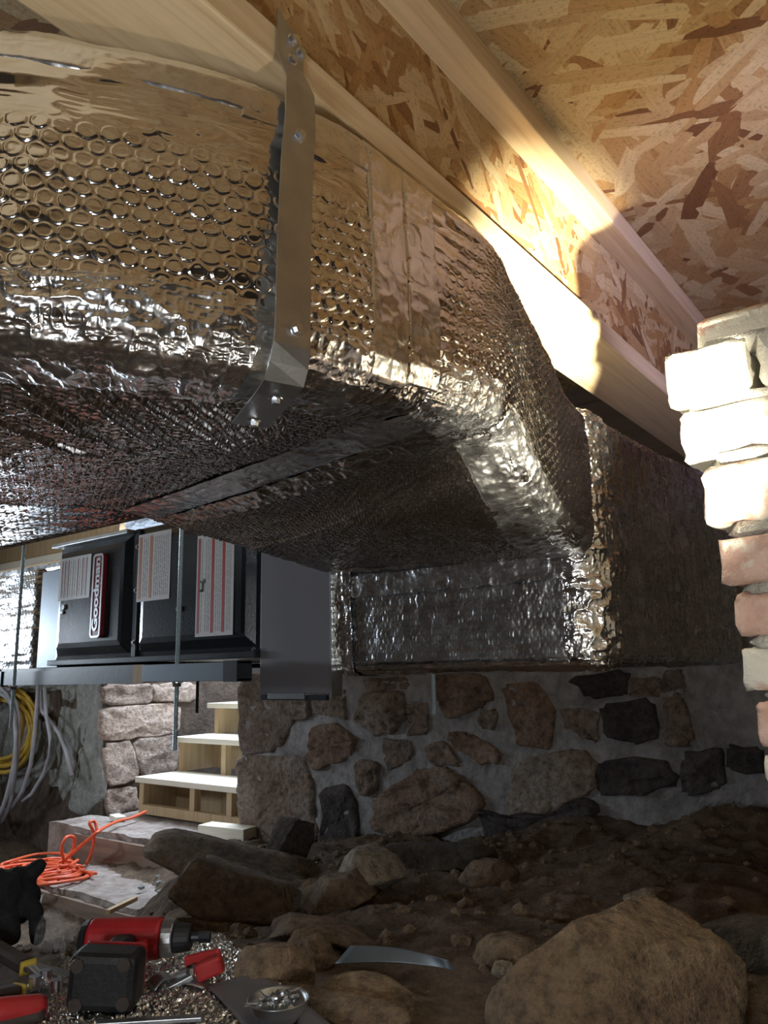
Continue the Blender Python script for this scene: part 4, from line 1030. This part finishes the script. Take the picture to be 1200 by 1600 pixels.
bm = bmesh.new(); bm_cyl(bm, L(.095, .185, .052), L(.112, .185, .052), .008*DK, None, 12); bm_cyl(bm, L(.108, .185, .052), L(.128, .185, .052), .0095*DK, None, 6); fin('driver_bit', bm, M['rail'], ck)
obox('trigger', (.02, .14, .05), (.018, .03, .022), 'drillred', .004)
# red-handled snips beyond the drill
sn = thing('red_snips', None, 'red-handled metal snips lying behind the drill on the foil', 'snips')
for a, b, w_ in (((290, 1507), (346, 1494), .010), ((308, 1520), (348, 1504), .020)):
    bm = bmesh.new(); bar(bm, onZ(*a, -.392), onZ(*b, -.380), w_, .022, .004); fin('handle', bm, M['redgrip'], sn)
bm = bmesh.new(); bar(bm, onZ(300, 1518, -.395), onZ(252, 1534, -.408), .016, .007, .001); fin('jaw', bm, M['galv'], sn)
bm = bmesh.new(); bar(bm, onZ(302, 1524, -.395), onZ(262, 1545, -.408), .014, .006, .001); fin('jaw', bm, M['galv'], sn)
bm = bmesh.new(); c = Vector(onZ(300, 1520, -.392)); bm_cyl(bm, c, c+ez*.008, .008, None, 12); fin('pivot_bolt', bm, M['zinc'], sn)
tag(bent_sheet('metal_offcut', '', [(228, 1535), (262, 1520), (268, 1530), (240, 1552)], [-.40, -.40, -.395, -.405], .0012, 'galv', .006, 6), 'small bent metal offcut beside the drill chuck', 'metal offcut')
tag(bent_sheet('metal_offcut', '', [(262, 1530), (330, 1532), (318, 1546), (270, 1540)], [-.402, -.402, -.406, -.404], .0012, 'galv', .004, 6), 'flat jagged metal offcut beneath the red snips', 'metal offcut')
# aviation snips with dark grips at the left
av = thing('tin_snips', None, 'steel tin snips with dark yellow-tipped grips at the left edge', 'snips')
for a, b in (((-30, 1468), (42, 1510)), ((-30, 1562), (26, 1550))):
    pa, pb_ = Vector(onZ(*a, -.385)), Vector(onZ(*b, -.395)); bm = bmesh.new(); bar(bm, pa, pb_, .022, .018, .005); hd = fin('grip', bm, M['darkgrip'], av)
    bm = bmesh.new(); bar(bm, pb_, pb_+(pb_-pa).normalized()*.006, .0225, .0185, .002); fin('yellow_band', bm, M['yellow'], hd)
bm = bmesh.new(); bar(bm, onZ(42, 1510, -.395), onZ(112, 1528, -.40), .020, .008, .002); fin('blade', bm, M['zinc'], av)
bm = bmesh.new(); bar(bm, onZ(26, 1550, -.40), onZ(86, 1530, -.402), .014, .008, .002); fin('lever', bm, M['zinc'], av)
bm = bmesh.new(); bar(bm, onZ(48, 1512, -.392), onZ(78, 1540, -.396), .010, .007, .002); fin('lever', bm, M['zinc'], av)
for p_ in ((72, 1524), (88, 1540), (54, 1534)):
    c = Vector(onZ(*p_, -.390)); bm = bmesh.new(); bm_cyl(bm, c-ez*.006, c+ez*.007, .0085, .0075, 16); fin('pivot_bolt', bm, M['zinc'], av)
# second pair: red grip at the very corner
rg = thing('red_grip_tool', None, 'red moulded tool grip in the bottom left corner', 'tool')
bm = bmesh.new(); pa, pb_ = Vector(onZ(-40, 1588, -.39)), Vector(onZ(72, 1572, -.395)); pts = [pa+(pb_-pa)*t for t in np.linspace(0, 1, 10)]
bm_tube(bm, pts, [.014, .015, .016, .0165, .0165, .016, .0155, .015, .0145, .011], 12); fin('grip_shell', bm, M['redgrip'], rg, True)
bm = bmesh.new(); pts = [p-ez*.008-ef*.006 for p in pts]; bm_tube(bm, pts, [.012]*10, 10); fin('dark_underside', bm, M['darkgrip'], rg, True)
# clear plastic film
NU = 70; U_, V_ = np.meshgrid(np.linspace(0, 1, NU), np.linspace(0, 1, NU), indexing='ij')
c4 = [onZ(48, 1508, -.42), onZ(100, 1512, -.42), onZ(108, 1474, -.43), onZ(56, 1470, -.43)]
P = (c4[0]*(1-U_[..., None])+c4[1]*U_[..., None])*(1-V_[..., None])+(c4[3]*(1-U_[..., None])+c4[2]*U_[..., None])*V_[..., None]
P[..., 2] += .012+.045*np.sin(PI*U_)**.6*np.sin(PI*V_)**.6+(ridge(U_*4, V_*4, 7, 3)-.4)*.03
tag(link('plastic_film', grid_mesh('plastic_film', P), M['film']), 'crumpled clear plastic film between glove and drill', 'plastic film')
# black glove at the left edge
gl = local((8, 1490), -.43)
bm = bmesh.new()
def cap(a, b, r0, r1):
    a, b = Vector(a), Vector(b); n = 7; bm_tube(bm, [a+(b-a)*t for t in np.linspace(0, 1, n)], [r0*.6]+[r0+(r1-r0)*t for t in np.linspace(0, 1, n-2)]+[r1*.55], 10)
def G(r, f, z): return gl+er*r+ef*f+ez*z
cap(G(-.11, .03, .10), G(.0, .03, .055), .045, .052); cap(G(-.05, .06, .09), G(.015, .05, .045), .045, .035)
cap(G(.0, .05, .075), G(.042, .02, .045), .017, .014); cap(G(.040, .02, .047), G(.050, .0, .012), .0145, .011)
cap(G(-.01, .02, .05), G(.022, -.02, .022), .018, .013); cap(G(-.03, .01, .045), G(.0, -.035, .018), .018, .013); cap(G(-.06, .0, .045), G(-.03, -.045, .018), .018, .013)
cap(G(-.02, .07, .085), G(.02, .08, .12), .017, .013)
go = fin('work_glove', bm, M['glove'], None, True); md = go.modifiers.new('fuse', 'REMESH'); md.mode = 'VOXEL'; md.voxel_size = .005; md.use_smooth_shade = True
tag(go, 'crumpled black knit work glove at the left edge', 'glove')
tag(bent_sheet('torn_membrane', '', [(36, 1445), (58, 1440), (70, 1396), (42, 1412)], [-.56, -.56, -.52, -.55], .002, 'greycable', .0, 6), 'torn grey plastic flap standing behind the glove', 'plastic flap')
rock('fallen_rock', 'pale tan stone behind the black glove', (28, 1426), (.10, .14, .06), .4, 41, 'rock_pale', .2)
